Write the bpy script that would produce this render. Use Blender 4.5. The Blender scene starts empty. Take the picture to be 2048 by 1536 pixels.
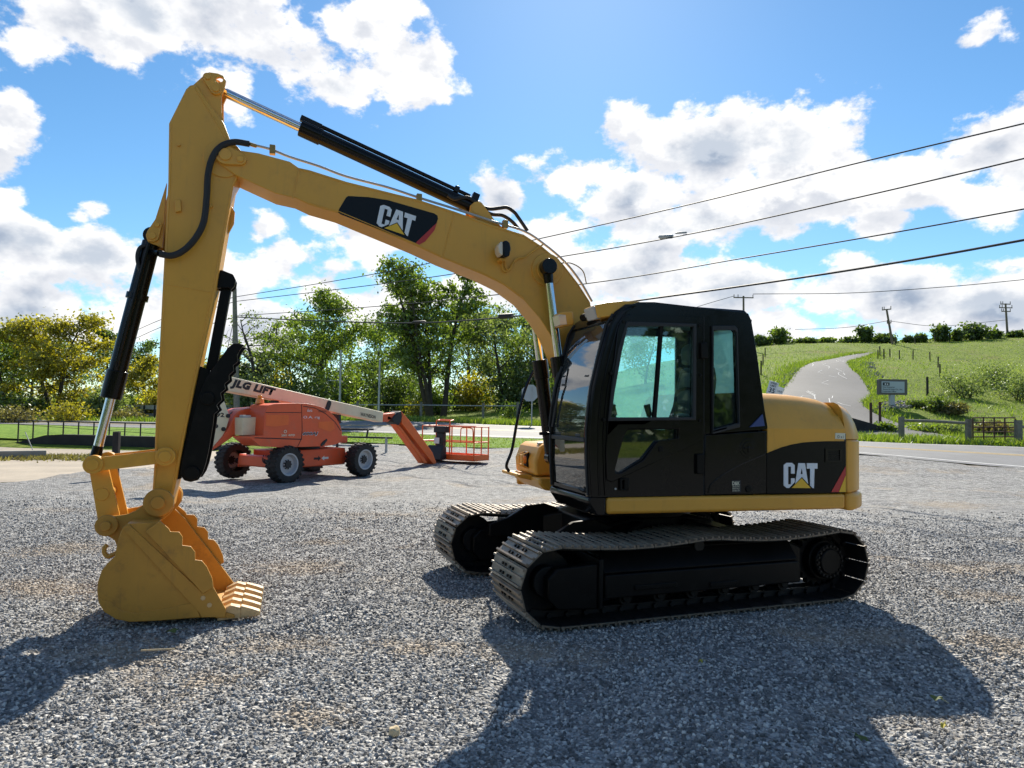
import bpy, bmesh, math, random
import numpy as np
from mathutils import Vector, Matrix
from mathutils.geometry import tessellate_polygon
R = math.radians
random.seed(7)
SC = bpy.context.scene
COL = SC.collection

# ------------------------------------------------------------------ camera
F_PX, PITCH, CAM_H, ROLL = 1400.0, 2.3263, 1.7507, 1.0      # photo pixels (2048 wide), degrees, metres
cd = bpy.data.cameras.new('camera')
cam = bpy.data.objects.new('camera', cd)
COL.objects.link(cam)
cd.sensor_fit = 'HORIZONTAL'; cd.sensor_width = 36.0
cd.lens = F_PX / 2048.0 * 36.0
cd.clip_start = 0.05; cd.clip_end = 2000.0
cam.matrix_world = Matrix.Translation((0, 0, CAM_H)) @ Matrix.Rotation(R(90 + PITCH), 4, 'X') @ Matrix.Rotation(R(ROLL), 4, 'Z')
SC.camera = cam

def ray(u, v):
    """direction of a photo pixel (2048 x 1536), forward = +Y"""
    rr = R(ROLL); x = u - 1024; y = v - 768
    a = (x * math.cos(rr) + y * math.sin(rr)) / F_PX
    b = (-x * math.sin(rr) + y * math.cos(rr)) / F_PX
    c, s = math.cos(R(PITCH)), math.sin(R(PITCH))
    return Vector((a, c + s * b, s - c * b))
CAMP = Vector((0, 0, CAM_H))
def at(u, v, D):
    d = ray(u, v); return CAMP + d * (D / d.y)
def on_ground(u, v, z=0.0):
    d = ray(u, v); return CAMP + d * ((z - CAM_H) / d.z)

# ------------------------------------------------------------------ sun and sky
SUN_EL, SUN_AZ = 37.5, 5.5          # azimuth measured from +Y towards +X
sd = bpy.data.lights.new('sun', 'SUN'); sd.energy = 5.0; sd.angle = R(0.53); sd.color = (1.0, 0.93, 0.80)
so = bpy.data.objects.new('sun', sd); COL.objects.link(so)
sdir = Vector((math.sin(R(SUN_AZ)) * math.cos(R(SUN_EL)), math.cos(R(SUN_AZ)) * math.cos(R(SUN_EL)), math.sin(R(SUN_EL))))
so.rotation_euler = sdir.to_track_quat('Z', 'Y').to_euler(); so.location = (0, 0, 40)

SC.view_settings.view_transform = 'Standard'
try: SC.view_settings.look = 'None'
except Exception: pass
SC.view_settings.gamma = 1.0; SC.view_settings.exposure = 0.72
SC.view_settings.use_curve_mapping = False
SC.cycles.max_bounces = 8; SC.cycles.transparent_max_bounces = 16
SC.cycles.diffuse_bounces = 3; SC.cycles.glossy_bounces = 3
SC.cycles.caustics_reflective = False; SC.cycles.caustics_refractive = False
try:
    SC.cycles.use_denoising = True; SC.cycles.denoiser = 'OPENIMAGEDENOISE'
except Exception: pass

class NT:
    """tiny helper for node trees"""
    def __init__(s, tree): s.t = tree; s.n = tree.nodes; s.l = tree.links
    def add(s, typ, **kw):
        n = s.n.new(typ)
        for k, v in kw.items():
            if k == 'ins':
                for i, x in v.items():
                    if isinstance(x, bpy.types.NodeSocket): s.l.new(x, n.inputs[i])
                    else: n.inputs[i].default_value = x
            else: setattr(n, k, v)
        return n
    def math(s, op, a, b=None, c=None, clamp=False):
        n = s.add('ShaderNodeMath', operation=op, use_clamp=clamp)
        for i, x in enumerate((a, b, c)):
            if x is None: continue
            if isinstance(x, bpy.types.NodeSocket): s.l.new(x, n.inputs[i])
            else: n.inputs[i].default_value = x
        return n.outputs[0]
    def ramp(s, fac, stops, interp='LINEAR'):
        n = s.add('ShaderNodeValToRGB'); s.l.new(fac, n.inputs[0]); e = n.color_ramp.elements; n.color_ramp.interpolation = interp
        while len(e) > 1: e.remove(e[-1])
        e[0].position = stops[0][0]; e[0].color = (*stops[0][1], 1) if len(stops[0][1]) == 3 else stops[0][1]
        for p, c in stops[1:]:
            x = e.new(p); x.color = (*c, 1) if len(c) == 3 else c
        return n.outputs[0]
    def smooth(s, x, a, b):
        n = s.add('ShaderNodeMapRange', interpolation_type='SMOOTHSTEP'); s.l.new(x, n.inputs[0])
        n.inputs[1].default_value = a; n.inputs[2].default_value = b; return n.outputs[0]
    def mix(s, fac, a, b, mode='MIX'):
        n = s.add('ShaderNodeMix', data_type='RGBA', blend_type=mode)
        for i, x in ((0, fac), (6, a), (7, b)):
            if isinstance(x, bpy.types.NodeSocket): s.l.new(x, n.inputs[i])
            elif i == 0: n.inputs[0].default_value = x
            else: n.inputs[i].default_value = (*x, 1) if len(x) == 3 else x
        return n.outputs[2]
    def noise(s, vec, scale, detail=4, rough=0.5, dist=0.0):
        n = s.add('ShaderNodeTexNoise'); n.inputs['Scale'].default_value = scale; n.inputs['Detail'].default_value = detail
        n.inputs['Roughness'].default_value = rough; n.inputs['Distortion'].default_value = dist
        if vec is not None: s.l.new(vec, n.inputs['Vector'])
        return n.outputs[0]

def build_world():
    w = bpy.data.worlds.new('World'); SC.world = w; w.use_nodes = True
    t = NT(w.node_tree); w.node_tree.nodes.clear()
    out = t.add('ShaderNodeOutputWorld'); bg = t.add('ShaderNodeBackground'); t.l.new(bg.outputs[0], out.inputs[0])
    STR = 0.072
    bg.inputs[1].default_value = STR
    sky = t.add('ShaderNodeTexSky', sky_type='NISHITA')
    sky.sun_disc = False; sky.sun_elevation = R(SUN_EL); sky.sun_rotation = R(SUN_AZ)
    sky.air_density = 1.0; sky.dust_density = 0.15; sky.ozone_density = 2.0; sky.altitude = 200
    tc = t.add('ShaderNodeTexCoord'); d = tc.outputs['Generated']
    K = 1.7                                                    # clouds are wider than tall: stretch the vertical axis
    def scaled(vec, k):
        n = t.add('ShaderNodeVectorMath', operation='MULTIPLY'); t.l.new(vec, n.inputs[0]); n.inputs[1].default_value = (1, 1, k); return n.outputs[0]
    warp = t.add('ShaderNodeTexNoise'); t.l.new(d, warp.inputs['Vector']); warp.inputs['Scale'].default_value = 5.5; warp.inputs['Detail'].default_value = 3
    ws = t.add('ShaderNodeVectorMath', operation='SUBTRACT'); t.l.new(warp.outputs['Color'], ws.inputs[0]); ws.inputs[1].default_value = (.5, .5, .5)
    wm = t.add('ShaderNodeVectorMath', operation='SCALE'); t.l.new(ws.outputs[0], wm.inputs[0]); wm.inputs['Scale'].default_value = .09
    wa = t.add('ShaderNodeVectorMath', operation='ADD'); t.l.new(d, wa.inputs[0]); t.l.new(wm.outputs[0], wa.inputs[1])
    p = scaled(wa.outputs[0], K)
    blobs = [(140, 55, 120), (270, 40, 150), (420, 60, 170), (560, 100, 150), (660, 150, 130), (790, 140, 110), (430, 165, 60), (690, 30, 100),
             (0, 290, 90), (25, 340, 60), (30, 480, 120), (60, 610, 120), (240, 520, 100), (170, 445, 40), (290, 610, 120), (30, 400, 60),
             (430, 560, 130), (560, 540, 110), (640, 570, 90), (530, 470, 60), (500, 640, 120), (700, 600, 90), (650, 460, 60), (730, 480, 70), (840, 470, 70),
             (990, 385, 75), (1060, 450, 90), (930, 560, 110), (1010, 600, 100),
             (1150, 350, 95), (1290, 320, 120), (1440, 290, 130), (1560, 250, 110), (1620, 330, 110), (1250, 430, 150), (1420, 420, 170), (1560, 430, 150),
             (1300, 540, 150), (1480, 560, 160), (1700, 400, 130), (1830, 350, 120), (1960, 300, 110), (2080, 330, 120), (1980, 390, 90), (1770, 450, 80),
             (1680, 570, 150), (1830, 610, 130), (1980, 620, 120), (2060, 560, 80), (1560, 640, 140), (1350, 630, 130), (1720, 650, 130), (1945, 72, 90, .52), (1992, 84, 80, .45), (1996, 155, 60, .15), (1130, 560, 110)]
    field = None
    for (u, v, r, *pk) in blobs:
        c = ray(u, v).normalized()
        n = t.add('ShaderNodeVectorMath', operation='DISTANCE'); t.l.new(p, n.inputs[0]); n.inputs[1].default_value = (c.x, c.y, c.z * K)
        f = t.math('MULTIPLY_ADD', n.outputs['Value'], -1.0 / (r / F_PX * 1.25), pk[0] if pk else 1.0)
        field = f if field is None else t.math('SMOOTH_MAX', field, f, 0.12)
    sep = t.add('ShaderNodeSeparateXYZ'); t.l.new(d, sep.inputs[0])
    # away from these clouds the same broken cumulus goes on all round the sky
    wide = t.noise(scaled(d, 2.2), 2.6, 3, .5)
    ahead = t.smooth(sep.outputs['Y'], .55, .78)
    base = t.math('SUBTRACT', t.math('MULTIPLY_ADD', wide, 3.2, -1.65), t.math('MULTIPLY', ahead, 1.2))
    field = t.math('MAXIMUM', field, base)
    fb = t.noise(scaled(d, 1.5), 8.5, 9, .60)
    field2 = t.math('ADD', field, t.math('MULTIPLY_ADD', fb, 3.2, -1.86))
    horizon = t.smooth(sep.outputs['Z'], .16, .0)
    field2 = t.math('ADD', field2, t.math('MULTIPLY', horizon, .18))
    dens = t.smooth(field2, -.02, .26)
    # thick middles turn grey underneath, thin edges stay white
    lobes = t.noise(scaled(d, 1.5), 10.0, 6, .55)
    thick = t.smooth(field2, .20, .95)
    # relief: where more cloud lies above (towards the sun) the lower side is in its shade
    upv = t.add('ShaderNodeVectorMath', operation='ADD'); t.l.new(d, upv.inputs[0]); upv.inputs[1].default_value = (.004, .0, .022)
    fb2 = t.noise(scaled(upv.outputs[0], 1.5), 8.5, 5, .60)
    relief = t.smooth(t.math('SUBTRACT', fb2, fb), -.06, .12)
    cores = None
    for (u, v, r) in [(1510, 285, 95), (1420, 305, 70), (1340, 520, 120), (1470, 535, 120), (1240, 400, 50), (1250, 460, 70), (1640, 590, 90), (1740, 575, 80), (600, 140, 90), (500, 135, 70), (370, 30, 80), (55, 485, 50), (225, 500, 60), (110, 490, 45), (240, 548, 70), (2030, 325, 80), (1330, 440, 60), (560, 600, 80), (90, 620, 80), (1960, 620, 80), (1880, 590, 60), (1000, 385, 40)]:
        c = ray(u, v).normalized(); n = t.add('ShaderNodeVectorMath', operation='DISTANCE'); t.l.new(p, n.inputs[0]); n.inputs[1].default_value = (c.x, c.y, c.z * K)
        f = t.math('MULTIPLY_ADD', n.outputs['Value'], -1.0 / (r / F_PX * 1.35), 1.0); cores = f if cores is None else t.math('MAXIMUM', cores, f)
    cores = t.math('MAXIMUM', t.math('MULTIPLY_ADD', cores, 1.0, t.math('MULTIPLY_ADD', lobes, 1.6, -.80)), t.math('MULTIPLY_ADD', lobes, 2.6, -1.45))
    grey = t.math('MULTIPLY', thick, t.math('ADD', t.math('MULTIPLY', t.smooth(cores, -.05, .55), .80), t.math('MULTIPLY', relief, .42), clamp=True))
    skyc = t.mix(1.0, sky.outputs[0], (0.96, 1.15, 1.22), 'MULTIPLY')
    hs = t.add('ShaderNodeHueSaturation'); t.l.new(skyc, hs.inputs['Color']); hs.inputs['Saturation'].default_value = 1.12; hs.inputs['Value'].default_value = 1.0
    k = .61 / STR
    cloud = t.mix(grey, (1.08 * k, 1.07 * k, 1.06 * k), (.44 * k, .52 * k, .64 * k))
    tex = t.math('MULTIPLY_ADD', relief, -.27, 1.06)
    tv = t.add('ShaderNodeCombineXYZ'); t.l.new(tex, tv.inputs[0]); t.l.new(t.math('MULTIPLY_ADD', relief, -.245, 1.06), tv.inputs[1]); t.l.new(t.math('MULTIPLY_ADD', relief, -.19, 1.06), tv.inputs[2])
    cloud = t.mix(1.0, cloud, tv.outputs[0], 'MULTIPLY')
    col = t.mix(dens, hs.outputs[0], cloud)
    # below the horizon: dull ground tone
    low = t.smooth(sep.outputs['Z'], -.02, -.06)
    col = t.mix(low, col, (.18 * k, .19 * k, .16 * k))
    t.l.new(col, bg.inputs[0])
    w.cycles.sampling_method = 'MANUAL'; w.cycles.sample_map_resolution = 512
build_world()

# ------------------------------------------------------------------ helpers
MATS = {}
def mat(name, col, rough=0.5, metal=0.0, spec=0.5, coat=0.0, var=0.0, vscale=3.0, bump=0.0, bscale=40.0, dirt=None, dirt_amt=0.0, trans=0.0, emis=None):
    m = bpy.data.materials.new(name); m.use_nodes = True; t = NT(m.node_tree)
    b = m.node_tree.nodes['Principled BSDF']
    b.inputs['Base Color'].default_value = (*col, 1); b.inputs['Roughness'].default_value = rough
    b.inputs['Metallic'].default_value = metal; b.inputs['Specular IOR Level'].default_value = spec
    b.inputs['Coat Weight'].default_value = coat; b.inputs['Coat Roughness'].default_value = .08
    tc = t.add('ShaderNodeTexCoord').outputs['Object']
    if var or dirt:
        n = t.noise(tc, vscale, 5, .6)
        a = tuple(c * (1 - var) for c in col); c2 = tuple(min(1, c * (1 + var)) for c in col)
        c = t.ramp(n, [(.3, a), (.7, c2)])
        if dirt:
            n2 = t.noise(tc, vscale * 2.3, 8, .7)
            c = t.mix(t.math('MULTIPLY', t.smooth(n2, .52, .75), dirt_amt), c, dirt)
        t.l.new(c, b.inputs['Base Color'])
        rn = t.noise(tc, vscale * 4, 4, .6)
        rr = t.math('MULTIPLY_ADD', rn, .22, rough - .11, clamp=True); t.l.new(rr, b.inputs['Roughness'])
    if bump:
        bn = t.noise(tc, bscale, 4, .6)
        bb = t.add('ShaderNodeBump'); bb.inputs['Strength'].default_value = bump; bb.inputs['Distance'].default_value = .01
        t.l.new(bn, bb.inputs['Height']); t.l.new(bb.outputs[0], b.inputs['Normal'])
    if emis:
        b.inputs['Emission Color'].default_value = (*emis[:3], 1); b.inputs['Emission Strength'].default_value = emis[3]
    MATS[name] = m
    return m

def weather(name, streak, amt, pits=0.0, pit_col=(.12, .05, .02)):
    """thin run-down streaks and a few chips on painted steel"""
    m = MATS[name]; t = NT(m.node_tree); b = m.node_tree.nodes['Principled BSDF']; src = b.inputs['Base Color'].links[0].from_socket
    tc = t.add('ShaderNodeTexCoord').outputs['Object']; sc = t.add('ShaderNodeVectorMath', operation='MULTIPLY'); t.l.new(tc, sc.inputs[0]); sc.inputs[1].default_value = (1, 1, .10)
    c = t.mix(t.math('MULTIPLY', t.smooth(t.noise(sc.outputs[0], 22, 4, .6), .55, .78), amt), src, streak)
    if pits: c = t.mix(t.math('MULTIPLY', t.smooth(t.noise(tc, 26, 6, .75), .66, .72), pits), c, pit_col)
    t.l.new(c, b.inputs['Base Color'])
def glass(name, tint, refl=0.5, haze=0.0, veil=0.0):
    m = bpy.data.materials.new(name); m.use_nodes = True; t = NT(m.node_tree); t.n.clear()
    o = t.add('ShaderNodeOutputMaterial'); tr = t.add('ShaderNodeBsdfTransparent'); tr.inputs[0].default_value = (*tint, 1)
    g = t.add('ShaderNodeBsdfGlossy'); g.inputs['Roughness'].default_value = .02; g.inputs[0].default_value = (1, 1, 1, 1)
    df = t.add('ShaderNodeBsdfDiffuse'); df.inputs[0].default_value = (.55, .62, .62, 1)
    fr = t.add('ShaderNodeFresnel'); fr.inputs[0].default_value = 1.5
    f = t.math('MULTIPLY_ADD', fr.outputs[0], 1.2, refl, clamp=True)
    m0 = t.add('ShaderNodeMixShader'); m0.inputs[0].default_value = haze; t.l.new(tr.outputs[0], m0.inputs[1]); t.l.new(df.outputs[0], m0.inputs[2])
    if veil:                                                   # dust on the pane, lit from behind
        tl = t.add('ShaderNodeBsdfTranslucent'); tl.inputs[0].default_value = (.62, .92, .95, 1)
        mv = t.add('ShaderNodeMixShader'); mv.inputs[0].default_value = veil; t.l.new(m0.outputs[0], mv.inputs[1]); t.l.new(tl.outputs[0], mv.inputs[2]); m0 = mv
    mx = t.add('ShaderNodeMixShader'); t.l.new(f, mx.inputs[0]); t.l.new(m0.outputs[0], mx.inputs[1]); t.l.new(g.outputs[0], mx.inputs[2])
    t.l.new(mx.outputs[0], o.inputs[0]); MATS[name] = m
    return m

class MB:
    """collects shapes, then links them as one mesh object"""
    def __init__(s): s.v = []; s.f = []
    def raw(s, vs, fs):
        o = len(s.v); s.v += [tuple(x) for x in vs]; s.f += [tuple(i + o for i in f) for f in fs]; return s
    def box(s, c, size, rot=None):
        x, y, z = (k / 2 for k in size); M = rot if rot is not None else Matrix.Identity(3)
        vs = [Vector(c) + M @ Vector((sx * x, sy * y, sz * z)) for sx in (-1, 1) for sy in (-1, 1) for sz in (-1, 1)]
        return s.raw(vs, [(0, 1, 3, 2), (4, 6, 7, 5), (0, 4, 5, 1), (2, 3, 7, 6), (0, 2, 6, 4), (1, 5, 7, 3)])
    def bx(s, x0, x1, y0, y1, z0, z1):
        return s.box(((x0 + x1) / 2, (y0 + y1) / 2, (z0 + z1) / 2), (abs(x1 - x0), abs(y1 - y0), abs(z1 - z0)))
    def bar(s, p, q, w, h, up=(0, 0, 1)):
        p, q = Vector(p), Vector(q); d = (q - p); L = d.length; d.normalize()
        u = Vector(up); sx = d.cross(u)
        if sx.length < 1e-4: sx = d.cross(Vector((1, 0, 0)))
        sx.normalize(); u = sx.cross(d)
        M = Matrix((d, sx, u)).transposed()
        return s.box((p + q) / 2, (L, w, h), M)
    def prism(s, loops, y0, y1, axis='y'):
        """loops: outer outline then holes, as (x, z); pushed from y0 to y1"""
        def P(a, b, y): return (a, y, b) if axis == 'y' else ((a, b, y) if axis == 'z' else (y, a, b))
        if not isinstance(loops[0][0], (tuple, list, Vector)): loops = [loops]
        flat = [q for L in loops for q in L]; n = len(flat)
        tris = tessellate_polygon([[Vector((q[0], q[1], 0)) for q in L] for L in loops])
        vs = [P(q[0], q[1], y0) for q in flat] + [P(q[0], q[1], y1) for q in flat]
        fs = []
        if len(loops) == 1:                                    # plain outline: keep one face each side when convex enough
            pass
        for t in tris: fs += [tuple(t), tuple(i + n for i in reversed(t))]
        o = 0
        for L in loops:
            k = len(L)
            for i in range(k): fs.append((o + i, o + (i + 1) % k, o + (i + 1) % k + n, o + i + n))
            o += k
        return s.raw(vs, fs)
    def cyl(s, p, q, r, seg=20, r2=None, cap=True):
        p, q = Vector(p), Vector(q); d = (q - p).normalized(); r2 = r if r2 is None else r2
        a = d.orthogonal().normalized(); b = d.cross(a)
        vs = []
        for c, rr in ((p, r), (q, r2)):
            for i in range(seg):
                t = 2 * math.pi * i / seg; vs.append(c + (a * math.cos(t) + b * math.sin(t)) * rr)
        fs = [(i, (i + 1) % seg, seg + (i + 1) % seg, seg + i) for i in range(seg)]
        if cap: fs += [tuple(reversed(range(seg))), tuple(range(seg, 2 * seg))]
        return s.raw(vs, fs)
    def ring(s, p, q, r_out, r_in, seg=24):
        p, q = Vector(p), Vector(q); d = (q - p).normalized(); a = d.orthogonal().normalized(); b = d.cross(a)
        vs = []
        for c, rr in ((p, r_out), (q, r_out), (q, r_in), (p, r_in)):
            for i in range(seg):
                t = 2 * math.pi * i / seg; vs.append(c + (a * math.cos(t) + b * math.sin(t)) * rr)
        fs = [(k * seg + i, k * seg + (i + 1) % seg, ((k + 1) % 4) * seg + (i + 1) % seg, ((k + 1) % 4) * seg + i) for k in range(4) for i in range(seg)]
        return s.raw(vs, fs)
    def tube(s, pts, r, seg=8, radii=None, cap=True):
        pts = [Vector(p) for p in pts]; n = len(pts); vs = []; fs = []
        up = None
        for i, p in enumerate(pts):
            d = (pts[min(i + 1, n - 1)] - pts[max(i - 1, 0)]).normalized()
            if up is None: up = d.orthogonal().normalized()
            else:
                up = (up - d * up.dot(d))
                up = up.normalized() if up.length > 1e-6 else d.orthogonal().normalized()
            b = d.cross(up); rr = radii[i] if radii else r
            for k in range(seg):
                t = 2 * math.pi * k / seg; vs.append(p + (up * math.cos(t) + b * math.sin(t)) * rr)
        for i in range(n - 1):
            for k in range(seg): fs.append((i * seg + k, i * seg + (k + 1) % seg, (i + 1) * seg + (k + 1) % seg, (i + 1) * seg + k))
        if cap: fs += [tuple(reversed(range(seg))), tuple(range((n - 1) * seg, n * seg))]
        return s.raw(vs, fs)
    def loft(s, rings, closed=True, caps=True):
        n = len(rings[0]); vs = [p for r in rings for p in r]; fs = []
        for i in range(len(rings) - 1):
            for k in range(n if closed else n - 1):
                fs.append((i * n + k, i * n + (k + 1) % n, (i + 1) * n + (k + 1) % n, (i + 1) * n + k))
        if caps and closed: fs += [tuple(reversed(range(n))), tuple(range((len(rings) - 1) * n, len(rings) * n))]
        return s.raw(vs, fs)
    def mesh(s, name, smooth=True, angle=35):
        me = bpy.data.meshes.new(name); me.from_pydata(s.v, [], s.f)
        bm = bmesh.new(); bm.from_mesh(me); bmesh.ops.recalc_face_normals(bm, faces=bm.faces); bm.to_mesh(me); bm.free()
        if smooth:
            me.polygons.foreach_set('use_smooth', [True] * len(me.polygons)); me.set_sharp_from_angle(angle=R(angle))
        return me
    def build(s, name, m, parent=None, bevel=0.0, seg=2, smooth=True, angle=35):
        me = s.mesh(name, smooth, angle); return place(name, me, m, parent, bevel, seg)
def place(name, me, m, parent=None, bevel=0.0, seg=2):
    o = bpy.data.objects.new(name, me); COL.objects.link(o)
    if m is not None and not me.materials: me.materials.append(MATS[m] if isinstance(m, str) else m)
    if parent is not None: o.parent = parent
    if bevel:
        b = o.modifiers.new('bevel', 'BEVEL'); b.width = bevel; b.segments = seg; b.limit_method = 'ANGLE'; b.angle_limit = R(40); b.harden_normals = False
    return o
def tag(o, label=None, cat=None, group=None, kind=None):
    if label: o['label'] = label
    if cat: o['category'] = cat
    if group: o['group'] = group
    if kind: o['kind'] = kind
    return o
def empty(name, loc=(0, 0, 0), rz=0.0, label=None, cat=None, group=None, parent=None):
    o = bpy.data.objects.new(name, None); COL.objects.link(o); o.location = loc; o.rotation_euler = (0, 0, rz); o.empty_display_size = .2
    if parent is not None: o.parent = parent
    return tag(o, label, cat, group)
def copy_tree(o, parent=None):
    c = o.copy(); COL.objects.link(c)
    if parent is not None: c.parent = parent
    for ch in list(o.children): copy_tree(ch, c)
    return c
def spline(pts, n=6):
    """Catmull-Rom through 3-D points"""
    P = [Vector(p) for p in pts]; P = [P[0] * 2 - P[1]] + P + [P[-1] * 2 - P[-2]]; out = []
    for i in range(1, len(P) - 2):
        for k in range(n):
            t = k / n; a, b, c, d = P[i - 1], P[i], P[i + 1], P[i + 2]
            out.append(.5 * ((2 * b) + (c - a) * t + (2 * a - 5 * b + 4 * c - d) * t * t + (3 * b - a - 3 * c + d) * t ** 3))
    out.append(P[-2]); return out
def text_mesh(body, size=1.0, bold=0.0, shear=0.0, spacing=1.0, align='CENTER'):
    cu = bpy.data.curves.new('t', 'FONT'); cu.body = body; cu.size = size; cu.offset = bold; cu.shear = shear; cu.space_character = spacing
    cu.align_x = align; cu.align_y = 'CENTER'; cu.resolution_u = 2
    ob = bpy.data.objects.new('t', cu); COL.objects.link(ob)
    dg = bpy.context.evaluated_depsgraph_get(); dg.update()
    me = bpy.data.meshes.new_from_object(ob.evaluated_get(dg)); bpy.data.objects.remove(ob); bpy.data.curves.remove(cu)
    return me
def put_text(name, body, m, parent, corner, ex, ey, n, width, height, lift=0.004, **kw):
    """lettering centred at corner; ex, ey unit directions, n outward; scaled to width x height"""
    me = text_mesh(body, **kw)
    co = [v.co.copy() for v in me.vertices]
    x0, x1 = min(c.x for c in co), max(c.x for c in co); y0, y1 = min(c.y for c in co), max(c.y for c in co)
    sx = width / (x1 - x0); sy = height / (y1 - y0) if height else sx
    ex, ey, n, corner = Vector(ex), Vector(ey), Vector(n), Vector(corner)
    for v in me.vertices:
        v.co = corner + ex * ((v.co.x - (x0 + x1) / 2) * sx) + ey * ((v.co.y - (y0 + y1) / 2) * sy) + n * lift
    me.materials.clear()
    return place(name, me, m, parent)

class Frame:
    """upright local frame; px() puts a photo pixel onto one of its planes y = const"""
    def __init__(s, o, fwd_deg):
        s.o = Vector(o); s.f = Vector((math.cos(R(fwd_deg)), math.sin(R(fwd_deg)), 0)); s.n = Vector((-s.f.y, s.f.x, 0)); s.deg = fwd_deg
    def px(s, u, v, y):
        d = ray(u, v); P0 = s.o + s.n * y; k = (P0 - CAMP).dot(s.n) / d.dot(s.n); P = CAMP + d * k - s.o
        return Vector((P.dot(s.f), P.dot(s.n), P.z))
    def xz(s, pts, y): return [(q.x, q.z) for q in (s.px(u, v, y) for u, v in pts)]
    def local(s, P):
        q = Vector(P) - s.o; return Vector((q.dot(s.f), q.dot(s.n), q.z))
    def world(s, p): return s.o + s.f * p[0] + s.n * p[1] + Vector((0, 0, p[2]))

# ------------------------------------------------------------------ materials
mat('machine_yellow', (.76, .375, .050), .38, spec=.4, coat=.08, var=.06, vscale=1.4, dirt=(.46, .23, .05), dirt_amt=.3)
mat('bucket_yellow', (.57, .285, .048), .46, spec=.35, var=.10, vscale=2.0, dirt=(.20, .10, .04), dirt_amt=.55, bump=.05, bscale=14)
weather('machine_yellow', (.40, .22, .06), .22, .35, (.25, .13, .04)); weather('bucket_yellow', (.30, .16, .05), .35, .8)
mat('tooth_metal', (.62, .42, .20), .42, var=.2, vscale=14, dirt=(.2, .1, .04), dirt_amt=.6)
mat('black_paint', (.0075, .0068, .0068), .17, spec=.24, var=.3, vscale=2, dirt=(.010, .009, .008), dirt_amt=.4)
mat('black_frame', (.007, .0065, .006), .40, spec=.14, var=.3, vscale=3, dirt=(.022, .019, .016), dirt_amt=.5, bump=.04, bscale=30)
mat('rubber', (.016, .016, .017), .6, bump=.1, bscale=60)
mat('chrome', (.72, .72, .74), .12, metal=1.0)
mat('shoe_steel', (.235, .185, .135), .5, metal=.25, var=.35, vscale=7, dirt=(.16, .10, .06), dirt_amt=.6, bump=.25, bscale=50)
mat('grime_steel', (.010, .009, .009), .55, metal=.3, var=.5, vscale=6, dirt=(.09, .06, .04), dirt_amt=.35)
mat('decal_black', (.0045, .0042, .0045), .25, spec=.2)
mat('decal_white', (.78, .80, .83), .45)
mat('decal_yellow', (.85, .50, .03), .45)
mat('decal_red', (.50, .035, .03), .45)
mat('decal_blue', (.03, .06, .20), .4)
mat('sticker', (.75, .72, .55), .5)
mat('sticker_orange', (.75, .36, .08), .5)
mat('lamp_glass', (.75, .62, .45), .15, spec=.8)
mat('lamp_grey', (.45, .42, .38), .25, spec=.8)
mat('amber', (.8, .28, .04), .25)
mat('seat_grey', (.13, .125, .12), .85, bump=.2, bscale=90, var=.2)
mat('seat_black', (.02, .02, .021), .8, bump=.2, bscale=90)
mat('cab_liner', (.13, .13, .125), .8)
mat('dull_brass', (.35, .22, .07), .45, metal=.5)
glass('glass_tint', (.80, .98, 1.0), .0, .015)
glass('glass_dusty', (.74, .97, 1.0), .0, .0, .26)
glass('glass_rear', (.80, .98, .96), .0, .10, .55)
glass('glass_front', (.70, .84, .84), .04, .06)
glass('glass_low', (.40, .46, .44), .06, .02)
mat('lift_red', (.74, .105, .030), .45, coat=.1, var=.08, vscale=2, dirt=(.45, .16, .10), dirt_amt=.4)
mat('lift_orange', (.80, .14, .022), .45, var=.08)
mat('lift_cream', (.78, .68, .47), .5, var=.06, dirt=(.5, .38, .22), dirt_amt=.3)
mat('tyre', (.022, .021, .021), .8, var=.3, vscale=8, dirt=(.10, .09, .08), dirt_amt=.5)
mat('rim_grey', (.42, .44, .47), .5, var=.1)
mat('galv', (.42, .43, .43), .5, metal=.4, var=.2)
mat('wood_pole', (.16, .125, .10), .85, var=.3, vscale=6, bump=.3, bscale=25)
mat('wood_weathered', (.20, .185, .15), .9, var=.3, vscale=6, bump=.3, bscale=25)
mat('wood_dark', (.035, .030, .026), .9, var=.3, vscale=6)
mat('wire', (.02, .02, .021), .6)
mat('rusty', (.09, .045, .03), .8, var=.4, vscale=9)
mat('concrete', (.36, .33, .28), .9, var=.15, vscale=2.5, bump=.2, bscale=20)
mat('wall_dark', (.030, .028, .026), .9, var=.4, vscale=2.0, bump=.3, bscale=14)
mat('sign_white', (.70, .71, .70), .5)
mat('sign_frame', (.13, .115, .10), .6)
mat('sign_grey', (.42, .44, .45), .5)
mat('sign_board', (.45, .50, .52), .5)
mat('print_dark', (.015, .015, .018), .6)
mat('roof_grey', (.20, .22, .25), .8)
mat('siding', (.45, .44, .42), .8)
mat('bark', (.055, .043, .033), .95, var=.35, vscale=5, bump=.5, bscale=12)
mat('dead_bark', (.060, .050, .042), .95, var=.3)
mat('rock', (.20, .195, .19), .9, var=.3, vscale=5, bump=.4, bscale=8)
mat('pale_stone', (.58, .46, .28), .85, var=.15, bump=.4, bscale=60)
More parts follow.
